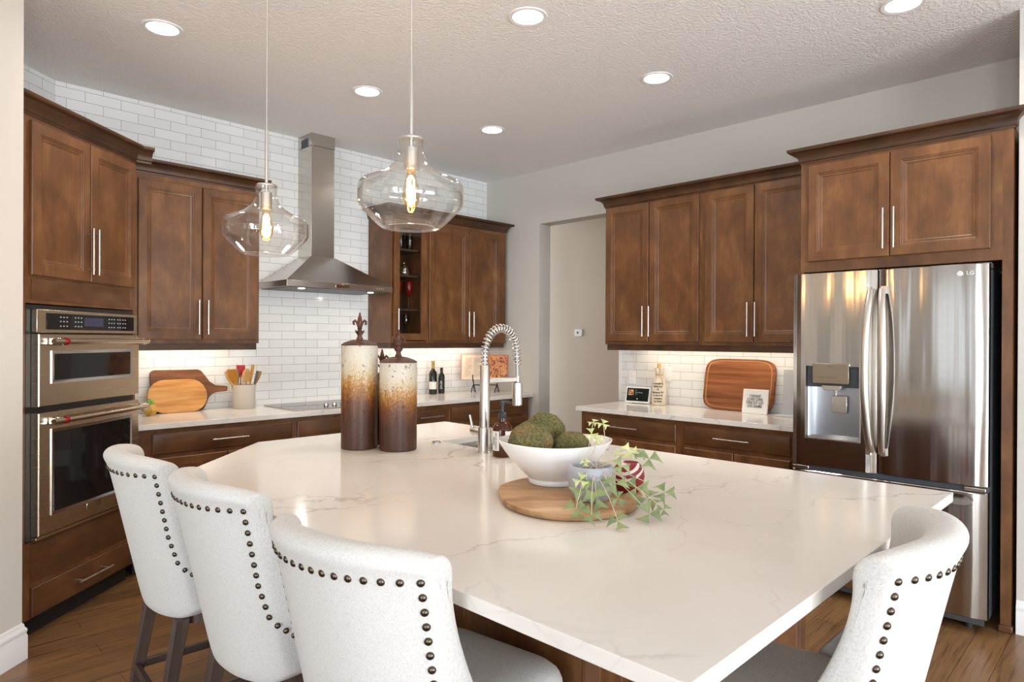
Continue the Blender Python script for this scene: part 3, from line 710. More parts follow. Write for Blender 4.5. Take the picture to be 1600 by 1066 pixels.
def pendant(x, y, ztop, label, first=None):
    if first is not None:
        o = copy_tree(first); o.location = (x, y, ztop); o['label'] = label
        return o
    o = thing('pendant_lamp', label, 'pendant lamp', (x, y, ztop), 0, 'clear glass pendants over the island')
    up_ = C-ztop
    m = MB(); m.tube([(0, 0, .255), (0, 0, up_-.02)], .0014, 8); m.build('cord', Mat('clear_cord', lin(205, 200, 195), .4).m, o)
    m = MB(); m.lathe([(.06, up_-.025), (.062, up_-.02), (.062, up_-.0005)], n=28); m.build('canopy', NICKEL, o)
    m = MB(); m.tube([(0, 0, -.02), (0, 0, .26)], .0075, 14); m.build('stem', NICKEL, o)
    m = MB(); m.lathe([(.046, .002), (.046, .008), (.04, .012), (.012, .014)], n=28); m.build('cap', NICKEL, o)
    m = MB(); m.lathe([(.012, -.02), (.024, -.024), (.024, -.098), (.018, -.10)], n=24); m.build('socket', NICKEL, o)
    Z0 = 0.0
    out = [(.047, .0), (.046, -.008), (.044, -.03), (.047, -.05), (.058, -.075), (.080, -.098), (.112, -.118), (.150, -.134), (.172, -.144), (.180, -.154), (.182, -.164), (.182, -.214), (.179, -.224), (.160, -.246), (.135, -.272), (.114, -.292), (.102, -.301), (.092, -.303)]
    inn = [(r-.0035, z+(.0 if i < 13 else .003)) for i, (r, z) in enumerate(out)]
    inn = list(reversed(inn))
    m = MB(); m.lathe(out+inn, n=56, cap0=False, cap1=False); m.build('glass_shade', GLASS, o, 60, norm=False)
    m = MB(); m.lathe([(.013, -.098), (.015, -.112), (.02, -.135), (.027, -.165), (.03, -.188), (.027, -.212), (.016, -.230), (.003, -.236)], n=24); m.build('bulb', BULBG, o, 60)
    m = MB()
    for j in range(5):
        a_ = 2*PI*j/5; a2 = a_+.45
        m.tube([(.004*math.cos(a_), .004*math.sin(a_), -.120), (.013*math.cos(a_), .013*math.sin(a_), -.135), (.014*math.cos(a2), .014*math.sin(a2), -.205), (.004*math.cos(a2), .004*math.sin(a2), -.212)], .0016, 6)
    m.build('filament', FILA, o)
    return o
p1 = pendant(1.345, 2.86, 2.115, 'clear glass pendant lamp nearer the ovens, in front of the left wall cabinet')
p2 = pendant(1.395, 1.86, 2.125, 'larger-looking clear glass pendant lamp nearer the camera, right of the hood', p1)
for x, y, z in ((1.345, 2.86, 1.95), (1.395, 1.86, 1.955)):
    l = bpy.data.lights.new('bulb_light', 'POINT'); l.energy = 8; l.color = (1, .72, .42); l.shadow_soft_size = .02
    o = bpy.data.objects.new('bulb_light', l); COL.objects.link(o); o.location = (x, y, z)
# under-cabinet strips
WARM = (1, .80, .60)
area('under_cabinet_glow', (k(1.70), B-.16, zb_-.012), (0, .25, -1), .62, .05, 2.5, WARM)
area('under_cabinet_glow', (k(3.95), B-.16, zb_-.012), (0, .25, -1), 1.1, .05, 3.2, WARM)
area('under_cabinet_glow', (R-.16, 2.4, zb_-.012), (.25, 0, -1), .05, 1.4, 3.4, WARM)

# ================================================================== COUNTER STOOLS
def stool_back_pt(s, z, off=0):
    """outer surface of the back: s -1..1 across, z height; off moves inward (towards +y)"""
    h = (z-.45)/.6
    hw = .238+.012*h
    y = -.255-.13*h+.092*abs(s)**2.3+off
    return Vector((s*hw, y, z))
def make_stool(label, loc, rz, group):
    o = thing('counter_stool', label, 'stool', loc, rz, group)
    m = MB(); rings = []; th = .058
    cols = [(-1, 90), (-1, 62), (-1, 32)]+[(-1+2*i/16, 0) for i in range(17)]+[(1, 32), (1, 62), (1, 90)]
    for s, ang in cols:
        ca = max(math.cos(math.radians(ang)), .12); ex = .010*math.sin(math.radians(ang))*(1 if s > 0 else -1)
        zb = .452+.03*(max(0, abs(s)-.8)/.2)**2+(.02*(1-ca) if ang else 0)
        zt = 1.012-(.012*(1-ca)); ed = abs(s)**4; dn = .020*ed
        prof = []
        for z, of in [(zb, .03), (zb, .006), (zb+.015, 0), (.6, 0), (.7, 0), (.8, 0), (.9, 0), (.96, -.001), (.980, -.002), (.994-dn*.4, -.006), (1.008-dn*.7, -.010), (1.022-dn, -.006)]:
            prof.append((min(z, zt+.028), of))
        top = [(1.034-dn, .008), (1.040-dn, .028), (1.037-dn, .050), (1.026-dn, .068), (1.007-dn, .076), (.982-dn, .073), (.945, .066), (.9, .060), (.85, th+.004*ed), (.8, th+.012*ed), (.72, th+.030*ed), (.66, th+.062*ed), (.60, th+.105*ed), (zb+.06, th+.13*ed), (zb, th+.12*ed)]
        ring = []
        for z, of in prof+top:
            mid = .03+.04*ed*min(1, max(0, (.95-z)/.3)); of2 = mid+(of-mid)*ca
            zz = z if not ang else .75+(z-.75)*(1-.018*(1-ca))
            p = stool_back_pt(s, zz, of2); ring.append((p.x+ex, p.y, p.z))
        rings.append(ring)
    m.rings(rings); bk = m.build('backrest', LINEN, o, 70, sub=1)
    # seat cushion
    m = MB(); cyc, hx, hy = .055, .232, .235
    m.rings([[(x, y, z) for x, y in rrect(0, cyc, hx-i, hy-i, .09-i*.3, 6)] for i, z in ((.012, .47), (0, .478), (0, .56), (.006, .578), (.02, .592), (.05, .602), (.11, .607))])
    m.build('seat', LINEN, o, 60)
    m = MB(); m.rings([[(x, y, z) for x, y in rrect(0, cyc, hx-.012, hy-.012, .06, 5)] for z in (.43, .472)]); m.build('seat_rail', LEGW, o)
    # legs
    for sx in (-1, 1):
        for q in (((sx*.200, .235), (sx*.205, .245), .022, .016), ((sx*.188, -.185), (sx*.200, -.265), .023, .017)):
            (xa, ya), (xb, yb2), ra, rb = q
            m = MB(); m.rings([[(xb-rb, yb2-rb, 0), (xb+rb, yb2-rb, 0), (xb+rb, yb2+rb, 0), (xb-rb, yb2+rb, 0)], [(xa-ra, ya-ra, .455), (xa+ra, ya-ra, .455), (xa+ra, ya+ra, .455), (xa-ra, ya+ra, .455)]]); m.build('leg', LEGW, o, 0, bevel=.003)
    for a in ((-.19, .19, .232, .252, .20, .235), (-.212, -.192, -.235, .235, .15, .18), (.192, .212, -.235, .235, .15, .18), (-.19, .19, -.255, -.235, .15, .18)):
        m = MB(); m.box(*a); m.build('stretcher', LEGW, o, 0, bevel=.003)
    # nail heads
    nm = MB(); nm.rings([[(r*math.cos(2*PI*j/10), r*math.sin(2*PI*j/10), z) for j in range(10)] for r, z in ((.0085, -.001), (.0085, .001), (.0068, .0035), (.0035, .0052), (.001, .0056))]); first = nm.build('nailhead', NAIL, o)
    pts = []
    for i in range(16): pts.append((-.965+1.93*i/15, .972))
    for sg in (-1, 1):
        for i in range(1, 11): pts.append((sg*(.965-.012*min(i, 7)/7+.013*max(0, i-7)), .972-.0305*i))
    side = []
    for sg in (-1, 1):
        for i in range(1, 5): side.append((sg, .660-.020*i, -.006+.019*i))
    for i, (s, z) in enumerate(pts):
        p = stool_back_pt(s, z); e_ = .01
        dx = stool_back_pt(s+e_, z)-stool_back_pt(s-e_, z); dz = stool_back_pt(s, z+e_)-p
        nrm = dx.cross(dz).normalized()
        nn = first if i == 0 else first.copy()
        if i: COL.objects.link(nn); nn.parent = o
        nn.location = p+nrm*.001; nn.rotation_euler = nrm.to_track_quat('Z', 'Y').to_euler()
    for sg, z, of in side:
        p = stool_back_pt(sg, z, of); nn = first.copy(); COL.objects.link(nn); nn.parent = o
        nrm = Vector((sg, -.75*max(0, 1-of/.05), 0)).normalized()
        nn.location = p+Vector((sg*(.0095 if of > .02 else .006), 0, 0))+nrm*.001; nn.rotation_euler = nrm.to_track_quat('Z', 'Y').to_euler()
    return o
G = 'linen counter stools round the island'
s1 = make_stool('cream linen nailhead counter stool farthest left, nearest the ovens', (1.045, 2.62, 0), -PI/2-.07, G)
def stool(label, loc, rz):
    c = copy_tree(s1); c.location = loc; c.rotation_euler = (0, 0, rz); c['label'] = label; return c
stool('cream linen nailhead counter stool second from the left, between two others', (1.055, 1.985, 0), -PI/2-.03)
stool('cream linen nailhead counter stool nearest the camera, seat tucked under the long edge', (1.032, 1.275, 0), -PI/2+.12)
stool('cream linen nailhead counter stool on the right, by the refrigerator end of the island', (1.64, .668, 0), .12)

# ================================================================== ON THE ISLAND
t = Mat('rust_glaze', rough=.42); v = t.coord()
sx = t.node('ShaderNodeSeparateXYZ'); tc = t.node('ShaderNodeTexCoord'); t.l.new(tc.outputs['Generated'], sx.inputs[0])
edge = t.noise(t.coord((22, 22, 5), rand=True), 1, 4, .7); sp = t.noise(t.coord((1, 1, 1), rand=True), 110, 2, .7)
h = t.math('ADD', sx.outputs['Z'], t.math('ADD', t.math('MULTIPLY', t.math('SUBTRACT', edge, .5), .26), t.math('MULTIPLY', t.math('SUBTRACT', sp, .5), .42)))
cg = t.ramp(h, [(.28, lin(72, 42, 28)), (.46, lin(98, 58, 32)), (.54, lin(132, 84, 34)), (.64, lin(166, 122, 62)), (.72, lin(184, 170, 142)), (.86, lin(190, 184, 172)), (1, lin(182, 176, 164))])
pit = t.ramp(t.noise(t.coord((1, 1, 1), rand=True), 55, 2, .4), [(.64, (1, 1, 1, 1)), (.70, (.42, .36, .3, 1))])
t.color(t.mix(1, cg, pit, 'MULTIPLY')); t.bump(sp, .18, .003); RUST = t.m
t = Mat('rusty_iron', lin(72, 46, 34), .55, .35); nn_ = t.noise(t.coord(), 60, 4, .6)
t.color(t.ramp(nn_, [(.35, lin(52, 34, 28)), (.6, lin(92, 58, 40))])); t.bump(nn_, .3, .003); IRON = t.m
def finial(parent, z, s=1.0):
    m = MB(); m.lathe([(.02*s, z), (.018*s, z+.012*s), (.013*s, z+.02*s), (.014*s, z+.04*s), (.018*s, z+.046*s), (.018*s, z+.052*s), (.011*s, z+.056*s), (.010*s, z+.062*s), (.016*s, z+.066*s), (.009*s, z+.072*s),
                       (.011*s, z+.09*s), (.015*s, z+.105*s), (.010*s, z+.128*s), (.003*s, z+.155*s)], n=12, sy=.75)
    for sg in (-1, 1):
        for th in (0, PI/2):
            if th: continue
            m.tube([(sg*.006*s, 0, z+.070*s), (sg*.016*s, 0, z+.098*s), (sg*.027*s, 0, z+.112*s), (sg*.035*s, 0, z+.104*s), (sg*.034*s, 0, z+.090*s), (sg*.028*s, 0, z+.087*s)], [.006*s, .006*s, .007*s, .007*s, .006*s, .004*s], 8)
        m.tube([(sg*.010*s, 0, z+.035*s), (sg*.020*s, 0, z+.046*s), (sg*.024*s, 0, z+.058*s)], [.006*s, .005*s, .003*s], 8)
    return m.build('finial', IRON, parent)
def canister(x, y, r, h, label, rz):
    o = thing('canister', label, 'canister', (x, y, CT), rz, 'rust glazed canisters')
    m = MB(); m.lathe([(r*.96, 0), (r, .004), (r, h-.006), (r*.985, h)], n=48); m.build('canister_body', RUST, o, 40)
    m = MB(); m.lathe([(r*1.0, h), (r*1.005, h+.004), (r*.85, h+.013), (r*.5, h+.024), (.022, h+.028)], n=48); lid = m.build('lid', IRON, o, 50)
    finial(lid, h+.024, .86 if r > .08 else .8); return o
VR = -YAW
canister(1.755, 2.74, .086, .492, 'tallest rust and cream glazed canister with fleur-de-lis lid, on the left', VR)
canister(1.862, 2.575, .088, .412, 'mid-height rust and cream glazed canister with fleur-de-lis lid, on the right', VR)
canister(1.925, 2.80, .080, .325, 'shortest brown canister, almost hidden behind the two taller ones', VR)

# faucet
fa = thing('kitchen_faucet', 'brushed steel spring-neck pull-down faucet beside the island sink', 'faucet', (2.105, 2.235, CT))
m = MB(); m.lathe([(.034, 0), (.034, .004), (.031, .006), (.031, .112), (.029, .116)], n=28); m.build('base', NICKEL, fa)
m = MB(); m.lathe([(.023, .112), (.023, .40), (.020, .405)], n=24); m.build('riser', NICKEL, fa)
m = MB(); rr = .106; hp = [(0, 0, .40), (0, 0, .445)]+[(rr-rr*math.cos(a), 0, .455+rr*1.15*math.sin(a)) for a in [i*PI/18 for i in range(0, 19)]]+[(2*rr+.004, 0, .40), (2*rr+.006, 0, .34)]
m.tube(hp, .0085, 10); m.build('hose', Mat('hose_grey', lin(150, 148, 144), .4, .8).m, fa)
# spring coil around hose
def sample(pts, t_):
    seg = [(Vector(pts[i+1])-Vector(pts[i])).length for i in range(len(pts)-1)]; tot = sum(seg); d = t_*tot
    for i, s_ in enumerate(seg):
        if d <= s_ or i == len(seg)-1: return Vector(pts[i]).lerp(Vector(pts[i+1]), d/s_), (Vector(pts[i+1])-Vector(pts[i])).normalized()
        d -= s_
cp_ = []; turns = 27; steps = turns*12
for i in range(steps+1):
    p, tg = sample(hp[:-1], i/steps); yv = Vector((0, 1, 0)); xv = tg.cross(yv).normalized(); a_ = 2*PI*turns*i/steps; rad = .0175+.001*math.sin(PI*i/steps)
    cp_.append(p+(xv*math.cos(a_)+yv*math.sin(a_))*rad)
m = MB(); m.tube(cp_, .0036, 6); m.build('spring', NICKEL, fa, 60)
m = MB(); m.rings([[(x, y, z) for y, z in ((-.009, .318), (.009, .318), (.009, .342), (-.009, .342))] for x in (.015, .225)]); m.build('support_arm', NICKEL, fa, bevel=.003)
m = MB(); m.lathe([(.010, .345), (.012, .318), (.023, .312), (.024, .305), (.024, .205), (.019, .20)], (.218, 0, 0), 22); m.build('spray_head', NICKEL, fa)
m = MB(); m.tube([(0, .02, .088), (0, .085, .092)], .017, 16); m.tube([(0, .078, .092), (-.004, .098, .165)], [.008, .0055], 10); m.build('lever', NICKEL, fa)
m = MB(); m.lathe([(.024, .0), (.024, .004), (.019, .009), (.012, .010)], n=24); o = m.build('air_switch', CHROME, loc=(2.115, 2.60, CT))
tag(o, 'small round chrome push button in the island worktop beside the sink', 'button')

# soap bottle
sb = thing('soap_bottle', 'amber glass soap bottle with black pump and white label by the faucet', 'bottle', (2.087, 2.10, CT), -YAW)
m = MB(); m.lathe([(.040, .0), (.044, .004), (.045, .010), (.045, .118), (.042, .133), (.030, .148), (.017, .155), (.016, .172)], n=36, cap1=True); m.build('bottle_body', Mat('amber_bottle', lin(92, 44, 14), .08, 0, **{'Transmission Weight': .55, 'IOR': 1.45}).m, sb, 50)
m = MB(); m.lathe([(.018, .170), (.019, .172), (.019, .192), (.014, .196), (.008, .198), (.0065, .228), (.013, .230), (.014, .244), (.008, .248)], n=20)
m.tube([(0, 0, .240), (.022, -.006, .243), (.040, -.010, .238)], [.008, .0065, .0045], 8); m.build('pump', Mat('dark_pump', lin(44, 46, 50), .35).m, sb)
def label_arc(r, a0, a1, z0, z1, name, parent, mt):
    m = MB(); n = 10
    m.rings([[(r_*math.cos(a0+(a1-a0)*i/n), r_*math.sin(a0+(a1-a0)*i/n), z) for i in range(n+1)] for r_, z in ((r, z0), (r+.0008, z0), (r+.0008, z1), (r, z1), (r, z0))], False, False, closed=False)
    return m.build(name, mt, parent)
LAB = Mat('paper_label', lin(226, 224, 218), .7).m
l1 = label_arc(.0452, -PI*.88, -PI*.60, .030, .116, 'label', sb, LAB); l2 = label_arc(.0452, -PI*.40, -PI*.10, .030, .116, 'label', sb, LAB)
for (lb, a0, lines) in ((l1, -PI*.70, ['HAND SOAP', 'natural']), (l1, -PI*.8, ['kitchen']), (l2, -PI*.25, ['WASH'])):
    for i, s_ in enumerate(lines):
        a_ = a0-.3*i; text(s_, .013, INK, lb, (.0464*math.cos(a_), .0464*math.sin(a_), .073), (PI/2, -PI/2, a_+PI/2), extrude=.0002)

# round board, bowl, moss balls, plant
WB = wood('olive_wood', lin(150, 108, 68), lin(188, 148, 106), lin(208, 172, 132), .45, (3, 12, 12), (6, 120, 120))
bt = thing('serving_board', 'round live-edge wooden board under the white bowl on the island', 'board', (1.684, 1.38, CT), -YAW)
m = MB(); nn = 60
def brd(sc, z): return [((.236+.006*math.sin(3*a)+.004*math.sin(7*a+1))*sc*math.cos(a), (.285+.008*math.sin(2*a+.6))*sc*math.sin(a), z) for a in [2*PI*i/nn for i in range(nn)]]
m.rings([brd(.965, .001), brd(.985, .006), brd(1, .014), brd(.995, .021), brd(.985, .023)]); m.build('board_top', WB, bt, 50)
t = Mat('bark_edge', lin(150, 100, 48), .6); BARK = t.m
bw = MB(); out = [(.088, 0), (.092, .004), (.092, .016), (.090, .020), (.118, .046), (.148, .080), (.170, .118), (.186, .152), (.1875, .157)]
inn = [(.184, .158), (.180, .153), (.163, .118), (.140, .082), (.108, .050), (.06, .030), (.01, .026)]
n = 64; rings = []
for r, z in out+inn:
    z *= .94; rings.append([((r*(1+.09*max(0, z-.06)/.1*math.cos(2*a)))*math.cos(a), (r*(1+.09*max(0, z-.06)/.1*math.cos(2*a)))*math.sin(a), z+(.004*math.cos(2*a)*max(0, z-.05)/.1)) for a in [2*PI*i/n for i in range(n)]])
bw.rings(rings); bo = bw.build('fruit_bowl', WHITEC, loc=(1.765, 1.515, CT+.0235), smooth=50); bo.rotation_euler = (0, 0, -YAW+.1)
tag(bo, 'large white ceramic bowl holding three moss balls on the wooden board', 'bowl')
t = Mat('moss', lin(92, 88, 52), .95); n1 = t.noise(t.coord(rand=True), 9, 3, .5); n2 = t.noise(t.coord(rand=True), 120, 4, .75)
cm = t.ramp(n1, [(.35, lin(104, 106, 68)), (.55, lin(128, 118, 78)), (.7, lin(150, 124, 84))]); c2 = t.ramp(n2, [(.35, (.35, .35, .3, 1)), (.6, (1.15, 1.15, 1.05, 1))])
t.color(t.mix(1, cm, c2, 'MULTIPLY')); t.bump(n2, .9, .008); MOSS = t.m
def moss(x, y, z, r, label):
    bm = bmesh.new(); bmesh.ops.create_icosphere(bm, subdivisions=6, radius=r)
    for v_ in bm.verts:
        d = v_.co.normalized(); j = math.sin(d.x*5+x*9)*math.sin(d.y*6+y*7)*math.sin(d.z*5)*.05; v_.co *= 1+j+rnd.uniform(-.026, .026)
    me = bpy.data.meshes.new('moss_ball'); bm.to_mesh(me); bm.free(); me.materials.append(MOSS)
    me.polygons.foreach_set('use_smooth', [True]*len(me.polygons))
    o = bpy.data.objects.new('moss_ball', me); COL.objects.link(o); o.location = (x, y, z); tag(o, label, 'decoration', 'moss balls in the white bowl')
moss(1.685, 1.555, 1.074, .079, 'left moss ball in the white bowl, largest and nearest the faucet')
moss(1.815, 1.608, 1.094, .076, 'rear moss ball, highest of the three in the white bowl')
moss(1.79, 1.458, 1.05, .068, 'right moss ball in the white bowl, behind the trailing plant')

pp = thing('potted_plant', 'trailing green shamrock plant in a small blue-grey pot on the wooden board', 'plant', (1.655, 1.268, CT+.0235))
t = Mat('blue_grey_glaze', lin(166, 170, 178), .3); POT = t.m
m = MB(); m.lathe([(.046, 0), (.054, .004), (.068, .03), (.075, .06), (.075, .085), (.070, .104), (.064, .108), (.060, .104), (.060, .09), (.01, .088)], n=40); m.build('pot', POT, pp, 50)
m = MB(); m.lathe([(.060, .089), (.03, .093), (.004, .094)], n=20, cap0=False); m.build('soil', Mat('dry_soil', lin(70, 52, 38), .95).m, pp)
leaves = [(1.698, 1.295, 1.173, 0.0173), (1.72, 1.273, 1.168, 0.0193), (1.678, 1.286, 1.138, 0.021), (1.677, 1.259, 1.124, 0.017), (1.73, 1.176, 1.091, 0.0262), (1.738, 1.111, 1.075, 0.0367), (1.646, 1.148, 1.06, 0.0288), (1.723, 1.212, 1.079, 0.0151), (1.585, 1.239, 1.066, 0.0145), (1.536, 1.217, 1.022, 0.0213), (1.538, 1.2, 0.996, 0.0423), (1.553, 1.171, 0.978, 0.0386), (1.6, 1.137, 1.014, 0.0353), (1.597, 1.126, 0.975, 0.0246), (1.667, 1.111, 0.997, 0.0394), (1.673, 1.077, 0.97, 0.039), (1.719, 1.045, 0.986, 0.0321), (1.618, 1.033, 0.942, 0.0342), (1.664, 1.015, 0.951, 0.0207), (1.456, 1.17, 0.962, 0.0304), (1.471, 1.126, 0.950, 0.0301), (1.506, 1.062, 0.938, 0.0298), (1.607, 1.173, 1.015, 0.0215), (1.743, 1.149, 1.084, 0.0224)]
base = Vector(pp.location); lm = MB(); sm = MB()
back = -fw.copy(); back.z = 0; back.normalize()
for i, (x, y, z, s) in enumerate(leaves):
    c = Vector((x, y, z))-base; small = i < 4
    tilt = rnd.uniform(.15, .8); nrm = (back*(1-tilt*.5)+Vector((rnd.uniform(-.3, .3), rnd.uniform(-.3, .3), .35+tilt*.6))).normalized()
    ax = nrm.cross(Vector((0, 0, 1))).normalized(); ay = nrm.cross(ax); a0 = rnd.uniform(0, 2*PI)
    Ls = s*.98
    for q in range(3):
        a_ = a0+2*PI*q/3+rnd.uniform(-.15, .15); d = ax*math.cos(a_)+ay*math.sin(a_); e_ = ax*-math.sin(a_)+ay*math.cos(a_)
        dr_ = nrm*(-.18*Ls)
        v = [c, c+d*Ls*.55+e_*Ls*.34+dr_*.2, c+d*Ls*1.05+e_*Ls*.74+dr_, c+d*Ls*.86+nrm*.04*Ls, c+d*Ls*1.05-e_*Ls*.74+dr_, c+d*Ls*.55-e_*Ls*.34+dr_*.2, c+d*Ls*.5+nrm*.06*Ls]
        onb = lambda q_: (((q_.x+base.x-1.684)*.699-(q_.y+base.y-1.38)*.715)/.25)**2+(((q_.x+base.x-1.684)*.715+(q_.y+base.y-1.38)*.699)/.30)**2 < 1
        v = [Vector((q_.x, q_.y, max(q_.z, .004 if onb(q_) else -.019))) for q_ in v]
        lm.add(v, [(0, 1, 6), (1, 2, 3, 6), (6, 3, 4, 5), (0, 6, 5)], 1 if (small or i in (4, 7, 8, 9)) else 0)
    st = Vector((rnd.uniform(-.03, .03), rnd.uniform(-.03, .03), .092)); out_ = Vector((c.x, c.y, 0)).normalized()
    midp = (st+c)/2+Vector((0, 0, .03))+out_*.02
    if not small and c.z < .09: midp = out_*.085+Vector((0, 0, max(.115, c.z)))
    pts = [(st*(1-u)**2+midp*2*u*(1-u)+c*u*u) for u in [j/8 for j in range(9)]]
    sm.tube(pts, .0011, 5)
def leafm(name, c1, c2):
    t = Mat(name, c1, .5); t.color(t.ramp(t.noise(t.coord(), 30, 2), [(.35, c1), (.65, c2)])); t.b.inputs['Subsurface Weight'].default_value = .0
    t.b.inputs['Transmission Weight'].default_value = .0; return t.m
lm.build('foliage', [leafm('leaf_green', lin(104, 124, 82), lin(138, 150, 98)), leafm('leaf_pale', lin(164, 174, 108), lin(196, 200, 138))], pp, 30, norm=False)
sm.build('stems', Mat('pale_stem', lin(206, 190, 160), .6).m, pp)
# striped red pot behind the plant
t = Mat('red_stripes', rough=.45); sp_ = t.node('ShaderNodeSeparateXYZ'); t.l.new(t.coord(rot=(0, .5, .3)), sp_.inputs[0])
wv = t.math('SINE', t.math('MULTIPLY', sp_.outputs['Z'], 330)); msk = t.ramp(t.math('MULTIPLY', sp_.outputs['Z'], 9), [(.44, (0, 0, 0, 1)), (.46, (1, 1, 1, 1))])
t.color(t.mix(t.math('MULTIPLY', t.math('GREATER_THAN', wv, .2), msk), lin(128, 24, 30), lin(222, 206, 200))); RS = t.m
m = MB(); m.lathe([(.028, 0), (.036, .004), (.048, .03), (.052, .055), (.047, .08), (.036, .094), (.032, .097), (.030, .092), (.01, .09)], n=32)
o = m.build('decorative_pot', RS, loc=(1.826, 1.246, CT+.0235), smooth=50); tag(o, 'small red pot with white stripes half hidden behind the trailing plant', 'pot')

# ================================================================== ON THE BACK WORKTOP
def board_mesh(poly, th, mt, name, parent=None, bev=.003):
    m = MB(); m.rings([[(x, 0, z) for x, z in poly], [(x, th, z) for x, z in poly]]); return m.build(name, mt, parent, 40, bevel=bev)
def arc(cx, cz, r, a0, a1, n=8, rz=None): return [(cx+r*math.cos(math.radians(a0+(a1-a0)*i/n)), cz+(rz or r)*math.sin(math.radians(a0+(a1-a0)*i/n))) for i in range(n+1)]
WALN = wood('walnut_board', lin(70, 42, 24), lin(104, 64, 38), lin(140, 90, 52), .5, (2, 10, 10), (5, 60, 60))
MAPL = wood('maple_board', lin(176, 116, 52), lin(206, 150, 82), lin(220, 170, 102), .45, (1.5, 14, 14), (4, 90, 90))
ACAC = wood('acacia_board', lin(88, 48, 22), lin(142, 84, 42), lin(168, 108, 60), .42, (.9, 16, 16), (3, 80, 80))
# paddle board leaning on the tiles
pts = arc(.03, .03, .03, 180, 270, 4)+[(.30, 0)]+[(.345, .005), (.36, .03)]+arc(.455, .045, .08, 180, 95, 6)[1:]+[(.50, .128), (.525, .13), (.53, .165), (.50, .170)]+[(.44, .176), (.40, .205), (.37, .25), (.345, .285), (.32, .298)]+arc(.03, .27, .03, 90, 180, 4)
bd = board_mesh(pts, .02, WALN, 'cutting_board'); bd.location = (k(1.50), B-.075, CT+.002); bd.rotation_euler = (math.radians(-9), 0, 0)
tag(bd, 'dark walnut paddle cutting board with a handle, leaning on the tiled wall', 'cutting board')
pts = arc(.115, .118, .115, 90, 270, 10, .118)+arc(.285, .118, .112, -90, 90, 10, .118)
b2 = board_mesh(pts, .018, MAPL, 'cutting_board'); b2.location = (k(1.462), B-.135, CT+.002); b2.rotation_euler = (math.radians(-14), 0, 0)
tag(b2, 'pale oval cutting board leaning in front of the walnut paddle board', 'cutting board')
# succulent in a faceted pot
sc = thing('potted_succulent', 'little green succulent in a yellow faceted pot beside the ovens', 'plant', (k(1.452), B-.20, CT))
m = MB(); m.rings([[(r*math.cos(2*PI*(i+o_)/6), r*math.sin(2*PI*(i+o_)/6), z) for i in range(6)] for r, z, o_ in ((.028, 0, 0), (.050, .038, .5), (.030, .078, 0), (.026, .078, 0), (.024, .066, 0))]); m.build('pot', Mat('ochre_pot', lin(196, 152, 70), .5).m, sc, 0)
m = MB()
for ring, (nr, tl, zz) in enumerate(((8, .85, .074), (7, .5, .08), (5, .2, .086))):
    for i in range(nr):
        a_ = 2*PI*i/nr+ring*.4; d = Vector((math.cos(a_)*math.sin(tl), math.sin(a_)*math.sin(tl), math.cos(tl)))
        p = Vector((0, 0, zz-.01)); m.tube([p, p+d*.018, p+d*.034, p+d*.042], [.004, .0085, .006, .001], 6)
m.build('leaves', Mat('succulent_green', lin(150, 176, 92), .5).m, sc, 60)
# utensil crock and utensils
CRX, CRY = k(2.108), B-.13
cr = MB(); cr.lathe([(.076, 0), (.080, .004), (.0815, .17), (.081, .176), (.077, .177), (.075, .172), (.073, .02), (.02, .018)], n=44)
o = cr.build('utensil_crock', Mat('stone_crock', lin(196, 188, 176), .4).m, loc=(CRX, CRY, CT), smooth=50); tag(o, 'pale grey stoneware crock full of cooking utensils, left of the cooktop', 'crock')
UW = wood('utensil_wood', lin(176, 124, 66), lin(206, 160, 98), lin(222, 182, 126), .55, (8, 8, 2), (90, 90, 6)); UO = wood('utensil_olive', lin(164, 110, 36), lin(196, 142, 56), lin(214, 166, 82), .5, (8, 8, 2), (90, 90, 6))
GRS = Mat('grey_silicone', lin(112, 108, 108), .55).m; RDS = Mat('red_silicone', lin(170, 24, 36), .45).m
def utensil(name, label, bx_, by_, tx, ty, top, w0, hgt, mt, hm, kind, tw=0):
    o = thing(name, label, 'utensil', (CRX+bx_, CRY+by_, CT+.022), 0)
    d = Vector((tx-bx_, ty-by_, top)); L_ = d.length; q = d.to_track_quat('Z', 'Y')
    o.rotation_mode = 'QUATERNION'; o.rotation_quaternion = q @ Vector((0, 0, 1)).rotation_difference(Vector((0, 0, 1))) if False else q
    m = MB(); m.tube([(0, 0, 0), (0, 0, L_-hgt+.012)], [.0065, .0055], 8); m.build('handle', hm, o)
    m = MB(); n = 10; rings = []
    for i in range(n+1):
        u = i/n; z = L_-hgt+hgt*u
        if kind == 'spoon': ww = w0*(.25+.75*math.sin(PI*min(1, .12+u*.88))**.6)
        elif kind == 'spatula': ww = w0*(.35+.65*min(1, u*2.2))
        else: ww = w0*(.3+.7*min(1, u*1.6))
        if u == 1 and kind == 'spoon': ww = w0*.35
        c_, s_ = math.cos(tw), math.sin(tw); th = .0045
        rings.append([(ww*a_*c_-th*b__*s_, ww*a_*s_+th*b__*c_, z) for a_, b__ in ((-1, 0), (-.6, 1), (.6, 1), (1, 0), (.6, -1), (-.6, -1))])
    m.rings(rings); m.build('utensil_head', mt, o, 50, bevel=0)
utensil('spatula', 'yellowish wooden spatula fanned out on the left of the crock', -.03, -.01, -.105, -.03, .272, .042, .115, UO, UO, 'spatula', .3)
utensil('spatula', 'wooden turner behind the yellowish spatula in the crock', -.035, .02, -.118, .015, .255, .036, .10, UW, UW, 'spatula', .2)
utensil('spatula', 'grey silicone spatula between the red one and the left turner', -.02, .03, -.045, .02, .27, .02, .1, GRS, UW, 'spatula')
utensil('spatula', 'red silicone spatula standing at the back of the crock', -.01, .035, -.012, .03, .30, .030, .09, RDS, UW, 'spatula')
